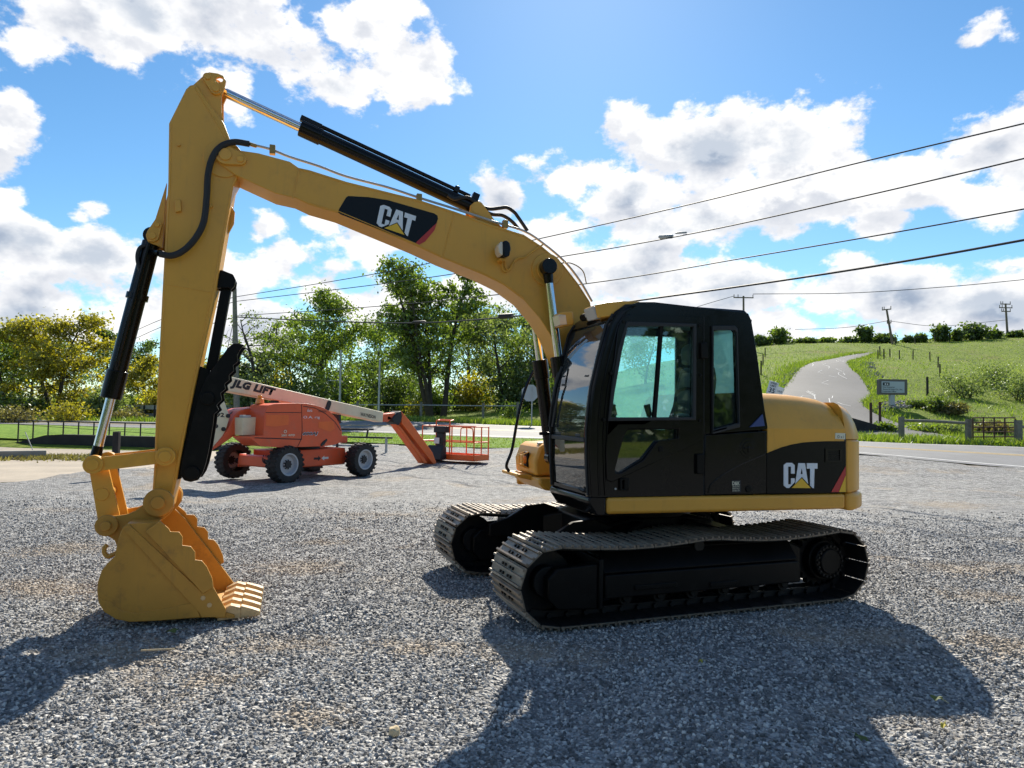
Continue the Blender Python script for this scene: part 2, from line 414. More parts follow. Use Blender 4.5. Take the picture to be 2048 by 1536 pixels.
# ------------------------------------------------------------------ terrain
_ctl = []
for X in (-60, -40, -25, -12, 0, 10, 16, 22):
    for Y in (-20, -8, 0, 6, 12, 18):
        if not (X > 18 and Y > 15): _ctl.append((X, Y, 0.0))
for X in (-25, -14, -7, 0, 6): _ctl.append((X, 23, 0.0))
for (u, v, D) in [(900, 893, 31), (900, 872, 35), (900, 846, 43), (1715, 908, 26.5), (1715, 883, 33.5), (2048, 935, 24), (2048, 893, 31.5), (690, 888, 31), (1090, 896, 30),
                  (700, 866, 36), (700, 842, 44), (1090, 876, 34.5), (1090, 852, 42.5), (1300, 880, 31.5), (1300, 866, 39), (500, 878, 33), (500, 858, 40), (655, 836, 54), (880, 836, 52), (1060, 848, 45),
                  (1715, 872, 37), (2048, 886, 35), (1742, 850, 40), (1790, 815, 46), (1860, 855, 41), (1660, 775, 55), (1660, 725, 76), (1730, 708, 95), (1600, 700, 100),
                  (1960, 800, 55), (2000, 760, 66), (2048, 720, 90), (1900, 730, 82), (2048, 664, 130), (1900, 676, 128), (1780, 684, 124), (1520, 690, 120), (1540, 740, 66), (1540, 790, 50), (1640, 687, 132)]:
    P = at(u, v, D); _ctl.append((P.x, P.y, P.z))
for (X, Y, z) in [(-20, 27, .0), (-15, 26, 0), (-30, 28, .05), (-20, 31, .5), (-14, 31, .5), (-28, 33, .5), (-22, 40, .5), (-35, 40, .5), (-30, 55, .8), (-45, 60, .8), (-60, 45, .6), (-60, 80, 1.2), (-30, 90, 1.8), (0, 85, 2.4),
                  (-100, 60, 1), (-100, 140, 2), (0, 150, 4), (-50, 220, 4), (60, 200, 14), (95, 180, 17), (140, 150, 19), (160, 90, 15), (120, 60, 9), (70, 40, 3), (50, 25, .8), (40, 12, .2), (100, 20, 2), (100, 240, 15), (180, 240, 15),
                  (180, 30, 6), (-100, 0, 0), (-100, -30, 0), (60, -20, 0), (180, -30, 0), (30, 160, 13), (10, 110, 5)]:
    _ctl.append((X, Y, z))
_C = np.array(_ctl, float)
def _k(r2): return np.where(r2 > 0, r2 * np.log(np.maximum(r2, 1e-12)), 0.0)
def _fit():
    n = len(_C); d2 = ((_C[:, None, :2] - _C[None, :, :2]) ** 2).sum(-1)
    A = np.zeros((n + 3, n + 3)); A[:n, :n] = _k(d2) + np.eye(n) * 6.0; A[:n, n] = 1; A[:n, n + 1:] = _C[:, :2]; A[n, :n] = 1; A[n + 1:, :n] = _C[:, :2].T
    return np.linalg.solve(A, np.r_[_C[:, 2], 0, 0, 0])
_W = _fit()
def terr(X, Y):
    X = np.asarray(X, float); Y = np.asarray(Y, float); sh = X.shape; x = X.ravel(); y = Y.ravel(); out = np.empty(len(x))
    for i in range(0, len(x), 20000):
        a, b = x[i:i + 20000], y[i:i + 20000]
        d2 = (a[:, None] - _C[None, :, 0]) ** 2 + (b[:, None] - _C[None, :, 1]) ** 2
        out[i:i + 20000] = _k(d2) @ _W[:-3] + _W[-3] + _W[-2] * a + _W[-1] * b
    # the yard itself is graded flat
    w = np.clip((y - 19.0) / 8.0, 0, 1); w = w * w * (3 - 2 * w)
    w = np.maximum(w, np.clip((np.abs(x) - 40) / 20, 0, 1))
    return (out * w).reshape(sh)
def tz(x, y): return float(terr(np.array([x]), np.array([y]))[0])
def hit(u, v, lo=4.0, hi=400.0):
    """where a photo pixel's ray meets the terrain"""
    Ds = np.concatenate([np.arange(lo, 60, .25), np.arange(60, hi, 1.0)]); d = ray(u, v); s = Ds / d.y
    zz = CAM_H + d.z * s - terr(d.x * s, Ds); k = np.where(zz <= 0)[0]
    D = Ds[k[0]] if len(k) else 125.0
    P = at(u, v, D); return Vector((P.x, P.y, tz(P.x, P.y)))

def grid_mesh(name, xs, ys, dz=0.0, rough=0.0, mask=None):
    X, Y = np.meshgrid(xs, ys); Z = terr(X, Y) + dz
    if rough:
        rs = np.random.RandomState(3)
        for k in range(26):
            a = rs.uniform(0, 2 * math.pi); wl = rs.uniform(.5, 3.2); ph = rs.uniform(0, 6.28)
            Z += rough * wl / 3.0 * np.sin((X * math.cos(a) + Y * math.sin(a)) * 2 * math.pi / wl + ph) / 2.2
    if rough:
        # wheel and track marks pressed into the yard, and firm ground under the machine
        for cx_, cy_, r_, a0_, a1_ in ((6.0, -6.0, 14.5, 1.7, 2.7), (7.6, -6.0, 14.7, 1.7, 2.7), (-9.0, 2.0, 9.6, -.3, 1.0), (-9.0, 2.0, 11.2, -.3, 1.0), (20.0, 26.0, 17.0, 3.2, 4.6), (20.0, 26.0, 18.7, 3.2, 4.6), (2.0, 30.0, 19.5, 3.6, 5.6), (2.0, 30.0, 21.0, 3.6, 5.6)):
            dd = np.hypot(X - cx_, Y - cy_) - r_; an = np.mod(np.arctan2(Y - cy_, X - cx_), 2 * math.pi); on = ((an > a0_) & (an < a1_)) | ((an - 2 * math.pi > a0_) & (an - 2 * math.pi < a1_))
            Z += on * (-.022 * np.exp(-(dd / .22) ** 2) + .014 * np.exp(-((np.abs(dd) - .36) / .12) ** 2))
        lx_, ly_ = X - 1.2928, Y - 7.4616; fa_ = -lx_ * .953 - ly_ * .302; la_ = lx_ * .302 - ly_ * .953
        w_ = np.clip((np.maximum(np.abs(fa_) / 2.3, np.abs(la_) / 1.75) - 1) / .25, 0, 1); w2 = np.clip((np.hypot((fa_ - 4.3) / 1.0, la_ / .8) - 1) / .3, 0, 1); w_ = np.minimum(w_, w2)
        Z = terr(X, Y) + dz + (Z - terr(X, Y) - dz) * w_ - .012 * (1 - w_)
    nx, ny = len(xs), len(ys); V = np.stack([X.ravel(), Y.ravel(), Z.ravel()], 1)
    i = (np.arange(ny - 1)[:, None] * nx + np.arange(nx - 1)[None, :]).ravel()
    Fq = np.stack([i, i + 1, i + nx + 1, i + nx], 1)
    if mask is not None:
        c = V[Fq].mean(1); Fq = Fq[mask(c[:, 0], c[:, 1])]
    me = bpy.data.meshes.new(name); me.from_pydata(V.tolist(), [], Fq.tolist()); me.polygons.foreach_set('use_smooth', [True] * len(me.polygons)); return me

def ground_material():
    m = bpy.data.materials.new('meadow'); m.use_nodes = True; t = NT(m.node_tree); b = m.node_tree.nodes['Principled BSDF']; b.inputs['Roughness'].default_value = .95; b.inputs['Specular IOR Level'].default_value = .15
    tc = t.add('ShaderNodeNewGeometry').outputs['Position']
    n1 = t.noise(tc, .16, 6, .6); n2 = t.noise(tc, 2.2, 6, .75); n3 = t.noise(tc, .5, 4, .6)
    g = t.ramp(n2, [(.30, (.07, .105, .012)), (.5, (.155, .215, .022)), (.68, (.28, .33, .05))])
    dry = t.ramp(n2, [(.3, (.10, .085, .03)), (.7, (.30, .25, .10))])
    c = t.mix(t.math('MULTIPLY', t.smooth(n1, .53, .70), .75), g, dry)
    c = t.mix(t.math('MULTIPLY', t.smooth(n3, .52, .68), .45), c, (.055, .085, .022))
    t.l.new(c, b.inputs['Base Color'])
    bp = t.add('ShaderNodeBump'); bp.inputs['Strength'].default_value = .9; bp.inputs['Distance'].default_value = .12; t.l.new(t.noise(tc, 5.0, 6, .8), bp.inputs['Height']); t.l.new(bp.outputs[0], b.inputs['Normal'])
    MATS['meadow'] = m
def lawn_material():
    m = bpy.data.materials.new('lawn'); m.use_nodes = True; t = NT(m.node_tree); b = m.node_tree.nodes['Principled BSDF']; b.inputs['Roughness'].default_value = .9; b.inputs['Specular IOR Level'].default_value = .2
    tc = t.add('ShaderNodeNewGeometry').outputs['Position']; n2 = t.noise(tc, 3.5, 6, .75)
    t.l.new(t.ramp(n2, [(.28, (.06, .12, .012)), (.5, (.15, .26, .020)), (.7, (.27, .38, .05))]), b.inputs['Base Color'])
    bp = t.add('ShaderNodeBump'); bp.inputs['Strength'].default_value = .8; bp.inputs['Distance'].default_value = .06; t.l.new(t.noise(tc, 12.0, 5, .8), bp.inputs['Height']); t.l.new(bp.outputs[0], b.inputs['Normal'])
    MATS['lawn'] = m
PATCH = [(600, 1135, .55), (640, 1085, .4), (565, 1290, .45), (840, 1295, .35), (1045, 1300, .40), (90, 1180, .6), (1930, 1140, .55), (1985, 1195, .5), (230, 1300, .5), (1420, 1185, .4), (1900, 1010, .9), (760, 1030, .8), (130, 1100, .7), (420, 1370, .3), (620, 1440, .25), (1700, 925, 1.6), (1250, 930, 1.4), (2010, 1300, .45)]
def dirt_mask(t, tc):
    """bare trodden patches of the yard: soft-edged spots broken up by noise"""
    nb = t.noise(tc, .55, 5, .6); nf = t.noise(tc, 7, 6, .75); flat = t.add('ShaderNodeVectorMath', operation='MULTIPLY'); t.l.new(tc, flat.inputs[0]); flat.inputs[1].default_value = (.6, 1, 0); acc = None
    for (u, v, r) in PATCH:
        P = on_ground(u, v); n = t.add('ShaderNodeVectorMath', operation='DISTANCE'); t.l.new(flat.outputs[0], n.inputs[0]); n.inputs[1].default_value = (P.x * .6, P.y, 0)
        f = t.math('MULTIPLY_ADD', n.outputs['Value'], -1.0 / r, 1.0); acc = f if acc is None else t.math('MAXIMUM', acc, f)
    spots = t.smooth(t.math('MULTIPLY_ADD', nf, 2.4, t.math('MULTIPLY_ADD', acc, .9, -1.28)), .05, .75)
    wide = t.smooth(t.math('MULTIPLY_ADD', nf, .25, nb), .66, .82)
    return t.math('MAXIMUM', t.math('MULTIPLY', spots, .50), t.math('MULTIPLY', wide, .45))
def gravel_material():
    m = bpy.data.materials.new('gravel'); m.use_nodes = True; t = NT(m.node_tree); b = m.node_tree.nodes['Principled BSDF']; b.inputs['Roughness'].default_value = .8; b.inputs['Specular IOR Level'].default_value = .35
    tc = t.add('ShaderNodeNewGeometry').outputs['Position']
    def vor(scale):
        v = t.add('ShaderNodeTexVoronoi'); v.inputs['Scale'].default_value = scale; t.l.new(tc, v.inputs['Vector']); return v
    v1 = vor(34.0); v2 = vor(17.0)
    sep = t.add('ShaderNodeSeparateColor'); t.l.new(v1.outputs['Color'], sep.inputs[0])
    sep2 = t.add('ShaderNodeSeparateColor'); t.l.new(v2.outputs['Color'], sep2.inputs[0])
    val = t.math('MULTIPLY_ADD', sep.outputs[0], .65, t.math('MULTIPLY', sep2.outputs[1], .35))
    c = t.ramp(val, [(.08, (.06, .058, .056)), (.45, (.27, .264, .255)), (.75, (.56, .545, .52)), (.95, (.80, .775, .72))])
    c = t.mix(t.smooth(v1.outputs['Distance'], .30, .72), c, (.055, .055, .060), 'MIX')
    # trodden dirt showing between the stones
    mott = t.noise(tc, 5.5, 8, .8); c = t.mix(.55, c, t.ramp(mott, [(.34, (.05, .05, .05)), (.5, (.30, .297, .29)), (.66, (.72, .71, .69))]), 'MIX')
    c = t.mix(dirt_mask(t, tc), c, (.40, .30, .19))
    dark = t.math('MULTIPLY', t.smooth(t.noise(tc, .33, 3, .5), .55, .7), .35)
    c = t.mix(dark, c, (.17, .17, .18))
    t.l.new(c, b.inputs['Base Color'])
    h = t.math('ADD', t.math('MULTIPLY', v1.outputs['Distance'], -1.0), t.math('MULTIPLY', sep.outputs[1], .55))
    bp = t.add('ShaderNodeBump'); bp.inputs['Strength'].default_value = 1.0; bp.inputs['Distance'].default_value = .030; t.l.new(h, bp.inputs['Height']); t.l.new(bp.outputs[0], b.inputs['Normal'])
    MATS['gravel'] = m
    s = bpy.data.materials.new('stone'); s.use_nodes = True; t = NT(s.node_tree); b = s.node_tree.nodes['Principled BSDF']; b.inputs['Roughness'].default_value = .78; b.inputs['Specular IOR Level'].default_value = .35
    oi = t.add('ShaderNodeObjectInfo'); tc = t.add('ShaderNodeNewGeometry').outputs['Position']
    c = t.ramp(oi.outputs['Random'], [(.0, (.040, .039, .038)), (.35, (.145, .142, .138)), (.64, (.33, .324, .314)), (.86, (.58, .567, .54)), (.98, (.82, .78, .70))])
    c = t.mix(dirt_mask(t, tc), c, (.42, .31, .19))
    c = t.mix(.25, c, t.ramp(t.noise(tc, 60, 3, .6), [(.3, (.10, .098, .095)), (.7, (.44, .43, .41))]))
    t.l.new(c, b.inputs['Base Color']); MATS['stone'] = s
def asphalt_material(name, base, lines=False):
    m = bpy.data.materials.new(name); m.use_nodes = True; t = NT(m.node_tree); b = m.node_tree.nodes['Principled BSDF']; b.inputs['Roughness'].default_value = .75; b.inputs['Specular IOR Level'].default_value = .3
    tc = t.add('ShaderNodeNewGeometry').outputs['Position']
    n = t.noise(tc, .8, 5, .6); n2 = t.noise(tc, 40, 3, .6)
    c = t.ramp(n, [(.3, tuple(x * .8 for x in base)), (.7, tuple(x * 1.2 for x in base))])
    c = t.mix(.25, c, t.ramp(n2, [(.3, (.03, .03, .03)), (.7, (.35, .35, .35))]))
    t.l.new(c, b.inputs['Base Color'])
    bp = t.add('ShaderNodeBump'); bp.inputs['Strength'].default_value = .25; bp.inputs['Distance'].default_value = .01; t.l.new(n2, bp.inputs['Height']); t.l.new(bp.outputs[0], b.inputs['Normal'])
    MATS[name] = m
ground_material(); lawn_material(); gravel_material()
asphalt_material('asphalt', (.16, .16, .165)); asphalt_material('drive', (.062, .062, .064))
asphalt_material('pave', (.46, .38, .28))
mat('paint_yellow', (.55, .36, .08), .6, var=.2, vscale=4)
mat('paint_white', (.62, .62, .60), .6, var=.2, vscale=4)

_xs = np.unique(np.concatenate([np.arange(-220, -60, 8), np.arange(-60, -30, 2), np.arange(-30, 60, .8), np.arange(60, 130, 2), np.arange(130, 281, 8)]))
_ys = np.unique(np.concatenate([np.arange(-40, 16, 4), np.arange(16, 60, .6), np.arange(60, 140, 1.5), np.arange(140, 321, 8)]))
_gm = grid_mesh('ground', _xs, _ys, dz=-.05)
_co = np.empty(len(_gm.vertices) * 3); _gm.vertices.foreach_get('co', _co); _co = _co.reshape(-1, 3)
_co[:, 2] -= .30 * ((_co[:, 1] < np.interp(_co[:, 0], [-60, -16, -11.2, -10.4, -9, -2.7, 1.4, 5.6, 8.5, 13.1, 17.5, 27, 45], [13, 13.6, 16.5, 20, 31.5, 30.8, 29.8, 28.8, 29.8, 26.7, 24.1, 18.6, 9.2]) - 1.5) & (np.abs(_co[:, 0]) < 39)); _gm.vertices.foreach_set('co', _co.ravel()); _gm.update()
tag(place('ground', _gm, 'meadow'), kind='structure')

def strip_pts(near, far, n=60, m=8, dz=.02):
    """sheet between two plan polylines, draped on the terrain"""
    def resample(L, n):
        L = [Vector((p[0], p[1], 0)) for p in L]; seg = [0]
        for a, b in zip(L, L[1:]): seg.append(seg[-1] + (b - a).length)
        out = []
        for i in range(n):
            s = seg[-1] * i / (n - 1); k = 0
            while k < len(seg) - 2 and s > seg[k + 1]: k += 1
            f = (s - seg[k]) / max(1e-6, seg[k + 1] - seg[k]); out.append(L[k].lerp(L[k + 1], f))
        return out
    a, b = resample(near, n), resample(far, n); V = []
    for p, q in zip(a, b):
        for j in range(m): w = p.lerp(q, j / (m - 1)); V.append((w.x, w.y))
    V = np.array(V); Z = terr(V[:, 0], V[:, 1]) + dz
    vs = [(x, y, z) for (x, y), z in zip(V.tolist(), Z.tolist())]
    fs = [(i * m + j, (i + 1) * m + j, (i + 1) * m + j + 1, i * m + j + 1) for i in range(n - 1) for j in range(m - 1)]
    return vs, fs
def strip(name, near, far, m, dz=.02, n=60, k=8, kind='structure', parent=None):
    vs, fs = strip_pts(near, far, n, k, dz); o = MB().raw(vs, fs).build(name, m, parent, angle=80)
    if kind: o['kind'] = kind
    return o
def smooth2(L, n=6): return [(p.x, p.y) for p in spline([(a, b, 0) for a, b in L], n)]
# road: near and far edges in plan
RN = smooth2([(-75, 44.0), (-40, 41.5), (-20, 39.5), (-8.3, 36.4), (-3.0, 35.0), (1.7, 33.9), (6.3, 31.6), (13.1, 26.6), (17.5, 24.0), (27, 18.5), (45, 9), (80, -8)])
RF = smooth2([(-75, 51.0), (-40, 48.8), (-20, 47.0), (-10.1, 44.3), (-3.8, 43.0), (2.0, 42.0), (7.8, 39.6), (16.5, 33.6), (23.0, 31.0), (33, 25.5), (49, 16.5), (84, -1)])
RC = [((a[0] + b[0]) / 2, (a[1] + b[1]) / 2) for a, b in zip(RN, RF)]
def lerp2(A, B, f): return [(a[0] + (b[0] - a[0]) * f, a[1] + (b[1] - a[1]) * f) for a, b in zip(A, B)]
road = strip('road', RN, RF, 'asphalt', .02, 160, 10)
for nm, f0, f1, m in [('centre_line', .470, .487, 'paint_yellow'), ('centre_line', .513, .530, 'paint_yellow'), ('edge_line', .055, .072, 'paint_white'), ('edge_line', .93, .947, 'paint_white')]:
    strip(nm, lerp2(RN, RF, f0), lerp2(RN, RF, f1), m, .026, 160, 2, kind=None, parent=road)
# lawn verge between yard and road
LN = smooth2([(-13, 27.6), (-9, 31.4), (-5.5, 31.4), (-2.7, 30.6), (1.4, 29.6), (5.6, 28.6), (8, 27.8)])
LF = smooth2([(-14, 37.5), (-9, 36.2), (-6, 35.6), (-3.0, 34.8), (1.6, 33.7), (5.6, 31.8), (8, 30.4)])
tag(strip('lawn_verge', LN, LF, 'lawn', .03, 60, 14), kind='structure')
# gravel yard: far edge follows the verge and the road
_edge = [(-60, 13.0), (-16, 13.6), (-11.2, 15.2), (-10.2, 19.0), (-12.8, 23.5), (-12.5, 27.5), (-9, 31.6), (-2.7, 30.8), (1.4, 29.8), (5.6, 28.8), (8.5, 29.8), (13.1, 26.7), (17.5, 24.1), (27, 18.6), (45, 9.2)]
_ex = np.array([e[0] for e in _edge]); _ey = np.array([e[1] for e in _edge])
def lot_edge(x): return np.interp(x, [-60, -16, -11.2, -10.4, -9, -2.7, 1.4, 5.6, 8.5, 13.1, 17.5, 27, 45], [13, 13.6, 16.5, 20, 31.5, 30.8, 29.8, 28.8, 29.8, 26.7, 24.1, 18.6, 9.2])
_lx = np.unique(np.concatenate([np.arange(-40, -12, .8), np.arange(-12, 12, .22), np.arange(12, 40, .8)]))
_ly = np.unique(np.concatenate([np.arange(-10, 2, 1.0), np.arange(2, 12, .12), np.arange(12, 33, .3)]))
lot = tag(place('gravel_yard', grid_mesh('gravel_yard', _lx, _ly, dz=0.0, rough=.022, mask=lambda x, y: y < lot_edge(x)), 'gravel'), kind='structure')
# pale paved apron on the left
strip('pavement', [(-45, 12.4), (-16, 13.0), (-11.0, 16.0), (-10.2, 19.6), (-9.8, 24)], [(-45, 29.5), (-24, 28.4), (-19, 27.2), (-14.5, 26.6), (-11.0, 26.6)], 'pave', -.012, 60, 16)
# ------------------------------------------------------------------ excavator
XF = Frame((1.2928, 7.4616, 0), 180 + 17.5527)
TRK = 20.8669 - 17.5527
exc = empty('excavator', XF.o, R(XF.deg), 'yellow crawler excavator with black cab and its boom curled down to the gravel', 'excavator')
Y_ = 'machine_yellow'
def pin(mb, u, v, y0, y1, r, yref=None, seg=28):
    q = XF.px(u, v, y0 if yref is None else yref); return mb.cyl((q.x, y0, q.z), (q.x, y1, q.z), r, seg)
def crop(x0, y0, s, pts): return [(x0 + s * a, y0 + s * b) for a, b in pts]
c1 = lambda p: crop(150, 120, .28646, p)
c3 = lambda p: crop(150, 840, .27351, p)
c4 = lambda p: crop(620, 250, .30597, p)
c5 = lambda p: crop(980, 580, .3125, p)
c6 = lambda p: crop(1480, 760, .19526, p)
cT = lambda p: crop(300, 520, .29932, p)
def capsule(p, q, r1, r2, n=10):
    """outline round two circles"""
    p, q = Vector((p[0], p[1])), Vector((q[0], q[1])); d = q - p; a0 = math.atan2(d.y, d.x); b = math.acos(max(-1, min(1, (r1 - r2) / d.length))); out = []
    for i in range(n + 1): t = a0 + b + (2 * math.pi - 2 * b) * i / n; out.append((p.x + r1 * math.cos(t), p.y + r1 * math.sin(t)))
    for i in range(n + 1): t = a0 - b + 2 * b * i / n; out.append((q.x + r2 * math.cos(t), q.y + r2 * math.sin(t)))
    return out
def xz(p): return (p.x, p.z)

# ---- boom
BN, BF = .21, -.15                      # near and far side of the boom box
top = [(470, 299), (517, 306), (580, 323), (597, 335), (620, 340), (693, 363), (834, 398), (908, 422), (987, 450), (1048, 469), (1085, 493), (1125, 526), (1156, 566), (1180, 603)]
bot = [(1116, 706), (1100, 669), (1079, 636), (1048, 600), (1006, 569), (963, 548), (886, 517), (828, 490), (675, 426), (620, 410), (591, 396), (551, 387), (471, 350), (440, 328), (434, 310), (446, 298)]
bo = XF.xz(top, BN) + [(.46, 2.35), (.33, 1.95), (.27, 1.62), (.33, 1.50), (.44, 1.50), (.62, 1.75), (.82, 2.08)] + XF.xz(bot, BN)
boom = MB().prism(bo, BN, BF).build('boom', Y_, exc, bevel=.014, seg=2)
seam = MB()
for a, b in [((598, 337), (585, 397)), ((909, 425), (884, 516))]:
    p, q = XF.px(*a, BN), XF.px(*b, BN); seam.tube([p, q], .007, 6)
for L in (top[3:], bot[3:-6]):
    seam.tube([XF.px(u, v + (4 if L is not bot[3:-6] and v < 700 and L[0] == top[3] else -4), BN) for u, v in L], .006, 6)
seam.build('weld_seam', Y_, boom)['kind'] = 'stuff'
# decal on the boom side
dec = c4([(250, 465), (380, 472), (510, 492), (810, 578), (832, 592), (836, 612), (824, 652), (700, 774), (680, 772), (200, 584), (183, 570), (190, 550), (236, 474)])
db = MB().prism(XF.xz(dec, BN), BN - .002, BN + .004).build('decal_panel', 'decal_black', boom)
MB().prism(XF.xz(c4([(690, 771), (712, 783), (752, 762), (812, 690), (829, 640), (826, 642)]), BN), BN - .002, BN + .007).build('decal_stripe', 'decal_red', boom)
LOGO = {'C': [[(475, 848), (530, 848), (557, 872), (557, 958), (520, 958), (520, 886), (490, 886), (490, 1068), (520, 1068), (520, 1005), (557, 1005), (557, 1045), (500, 1105), (475, 1105), (445, 1080), (445, 872)]],
        'A': [[(596, 850), (662, 850), (695, 1062), (631, 990), (563, 1062)], [(629, 893), (640, 962), (617, 962)]],
        'T': [[(682, 850), (790, 850), (790, 906), (760, 906), (754, 1105), (742, 1105), (716, 1078), (716, 906), (682, 906)]]}
TRI = [(630, 1004), (722, 1105), (526, 1105)]
def logo(o, px3, y, lift, parent):
    """letters from an affine map of three photo points: logo top-left, top-right, bottom-left"""
    A, B, C_ = (Vector(p) for p in px3)
    def m(p):
        q = A + (B - A) * ((p[0] - 445) / 345) + (C_ - A) * ((p[1] - 848) / 257); return xz(XF.px(q.x, q.y, y))
    mb = MB()
    for L in LOGO.values(): mb.prism([[m(p) for p in lp] for lp in L], y, y + lift)
    mb.build('lettering', 'decal_white', parent)
    MB().prism([m(p) for p in TRI], y, y + lift).build('logo_triangle', 'decal_yellow', parent)
logo(None, [c4([(462, 516)])[0], c4([(694, 596)])[0], c4([(432, 655)])[0]], BN + .004, .004, boom)
# pin plates
def plate(pts, y0, y1, name, parent, m=Y_, bev=.006): return MB().prism(pts, y0, y1).build(name, m, parent, bevel=bev)
def two_pin(p, q, r1, r2, y, parent):
    a, b = XF.px(*p, y), XF.px(*q, y)
    plate(capsule(xz(a), xz(b), r1, r2), y - .005, y + .028, 'pin_plate', parent)
    MB().cyl((a.x, y + .02, a.z), (a.x, y + .042, a.z), r1 * .62, 24).build('pin', Y_, parent, bevel=.003); MB().cyl((b.x, y + .02, b.z), (b.x, y + .042, b.z), r2 * .6, 20).build('pin', Y_, parent, bevel=.003)
two_pin((451, 311), (481, 320), .085, .050, BN, boom)
MB().cyl(*[(XF.px(1094, 540, BN).x, y, XF.px(1094, 540, BN).z) for y in (BN - .01, BN + .02)], .165, 36).cyl(*[(XF.px(1094, 540, BN).x, y, XF.px(1094, 540, BN).z) for y in (BN, BN + .035)], .115, 32).build('cylinder_boss', Y_, boom, bevel=.006)
# bracket ears carrying the stick cylinder foot
br = XF.xz([(938, 428), (940, 412), (948, 405), (958, 404), (966, 411), (990, 444), (1005, 457), (970, 452)], .1)
for y in (.09, -.07): MB().prism(br, y, y + .035).build('bracket', Y_, boom, bevel=.005)
q = XF.px(952, 418, .12); MB().cyl((q.x, .13, q.z), (q.x, -.08, q.z), .045, 20).build('pin', Y_, boom)
# steel pipe and clamps
pipe = spline([XF.px(u, v, .17) for u, v in [(498, 288), (540, 298), (580, 314), (637, 332), (693, 353), (773, 374), (840, 396), (911, 418), (990, 444), (1048, 462), (1088, 488), (1130, 524), (1160, 562), (1184, 603)]], 4)
MB().tube(pipe, .012, 8).build('hydraulic_pipe', 'galv', boom)
for u, v in [(545, 300), (838, 397), (1010, 449)]:
    q = XF.px(u, v, .17); MB().box((q.x, .17, q.z), (.05, .06, .08)).build('pipe_clamp', 'dull_brass', boom, bevel=.004)
# lamp on the boom side
lamp = MB().prism(XF.xz([(1000, 487), (1008, 485), (1014, 490), (1016, 502), (1013, 516), (1004, 519), (1000, 514)], .30), .25, .40).build('work_lamp', 'black_paint', boom, bevel=.012)
MB().prism(XF.xz([(996, 488), (1000.5, 487), (1001, 514), (997, 514), (992, 506), (991, 495)], .30), .26, .39).build('lamp_lens', 'lamp_glass', boom, bevel=.008)
lb = XF.px(1004, 520, .3); MB().bar((lb.x, .2, lb.z), (lb.x, .33, lb.z), .05, .02).build('lamp_bracket', Y_, boom)
MB().tube(spline([XF.px(u, v, .235) for u, v in [(1003, 520), (1006, 538), (1013, 543), (1022, 534), (1032, 518), (1050, 514), (1070, 500), (1086, 489)]], 5), .008, 6).tube(spline([XF.px(u, v, .23) for u, v in [(1010, 520), (1011, 534), (1020, 540), (1030, 522), (1052, 513)]], 5), .007, 6).build('lamp_cable', Y_, boom)
MB().tube(spline([XF.px(u, v, .22) for u, v in [(1110, 528), (1140, 526), (1165, 541), (1173, 568)]], 5), .006, 6).build('grease_line', 'dull_brass', boom)

# ---- stick
SN, SF = .18, -.12
st = c1([(655, 440), (775, 200), (800, 176), (830, 170), (860, 185), (900, 250), (1040, 440), (1085, 560), (1115, 620)]) + c1([(1140, 815), (1105, 880), (1000, 1500)]) + [(433, 573), (398, 733), (374, 850), (354, 955), (346, 993), (341, 1016), (330, 1024), (318, 1024), (306, 1014), (302, 1000), (304.5, 982), (308.6, 922), (311, 840), (313, 808), (325, 575), (336, 366)]
stick = MB().prism(XF.xz(st, SN), SN, SF).build('stick', Y_, exc, bevel=.012)
sm = MB()
el = [(343, 250), (340, 366), (329, 575), (318, 808), (313, 922), (309, 985)]; er = [(390, 176), (455, 282), (470, 350), (462, 380), (431, 550), (392, 733), (368, 850), (348, 955), (341, 990)]
for L in (el, er): sm.tube([XF.px(u, v, SN) for u, v in L], .006, 6)
sm.tube([XF.px(327, 568, SN), XF.px(425, 585, SN)], .004, 6)
sm.build('weld_seam', Y_, stick)['kind'] = 'stuff'
head = c1([(800, 200), (905, 105), (935, 88), (1000, 97), (1035, 112), (1055, 150), (1045, 200), (1024, 245), (1025, 370), (1042, 445), (900, 330)])
hole = crop(150, 120, .28646, [(1010 + 26 * math.cos(t * .785), 140 + 18 * math.sin(t * .785)) for t in range(8)])
for y in (.12, -.08): MB().prism([XF.xz(head, .14), XF.xz(hole, .14)], y, y + .03).build('cylinder_ear', Y_, stick, bevel=.005)
two_pin((432, 180), (416, 157), .048, .040, .15, stick)
q = XF.px(447, 318, SN); MB().cyl((q.x, SN - .005, q.z), (q.x, SN + .012, q.z), .165, 36).build('pivot_boss', Y_, stick, bevel=.004)
bk = c1([(640, 855), (560, 1110), (503, 1195), (497, 1240), (512, 1275), (560, 1290), (610, 1310)])
for y in (.09, -.07): MB().prism(XF.xz(bk, .12), y, y + .03).build('cylinder_ear', Y_, stick, bevel=.005)
two_pin((306, 473), (315.5, 451), .050, .036, .12, stick)
for pts in ([(700, 985), (740, 978), (745, 1060), (705, 1068)],): MB().prism(XF.xz(c1(pts), SN), SN, SN + .03).build('hose_bracket', Y_, stick, bevel=.004)
MB().prism(XF.xz(c1([(940, 1000), (965, 1020), (950, 1040), (930, 1030)]), SN), SN, SN + .03).build('hose_bracket', Y_, stick, bevel=.004)
q = XF.px(358, 290, SN); MB().cyl((q.x, SN, q.z), (q.x, SN + .02, q.z), .014, 10).build('plug', Y_, stick)
bx_ = XF.px(465, 440, -.05); MB().prism(XF.xz([(452, 420), (464, 414), (470, 425), (468, 448), (458, 466), (448, 470)], 0), .02, -.02).build('hose_guide', Y_, stick, bevel=.004)
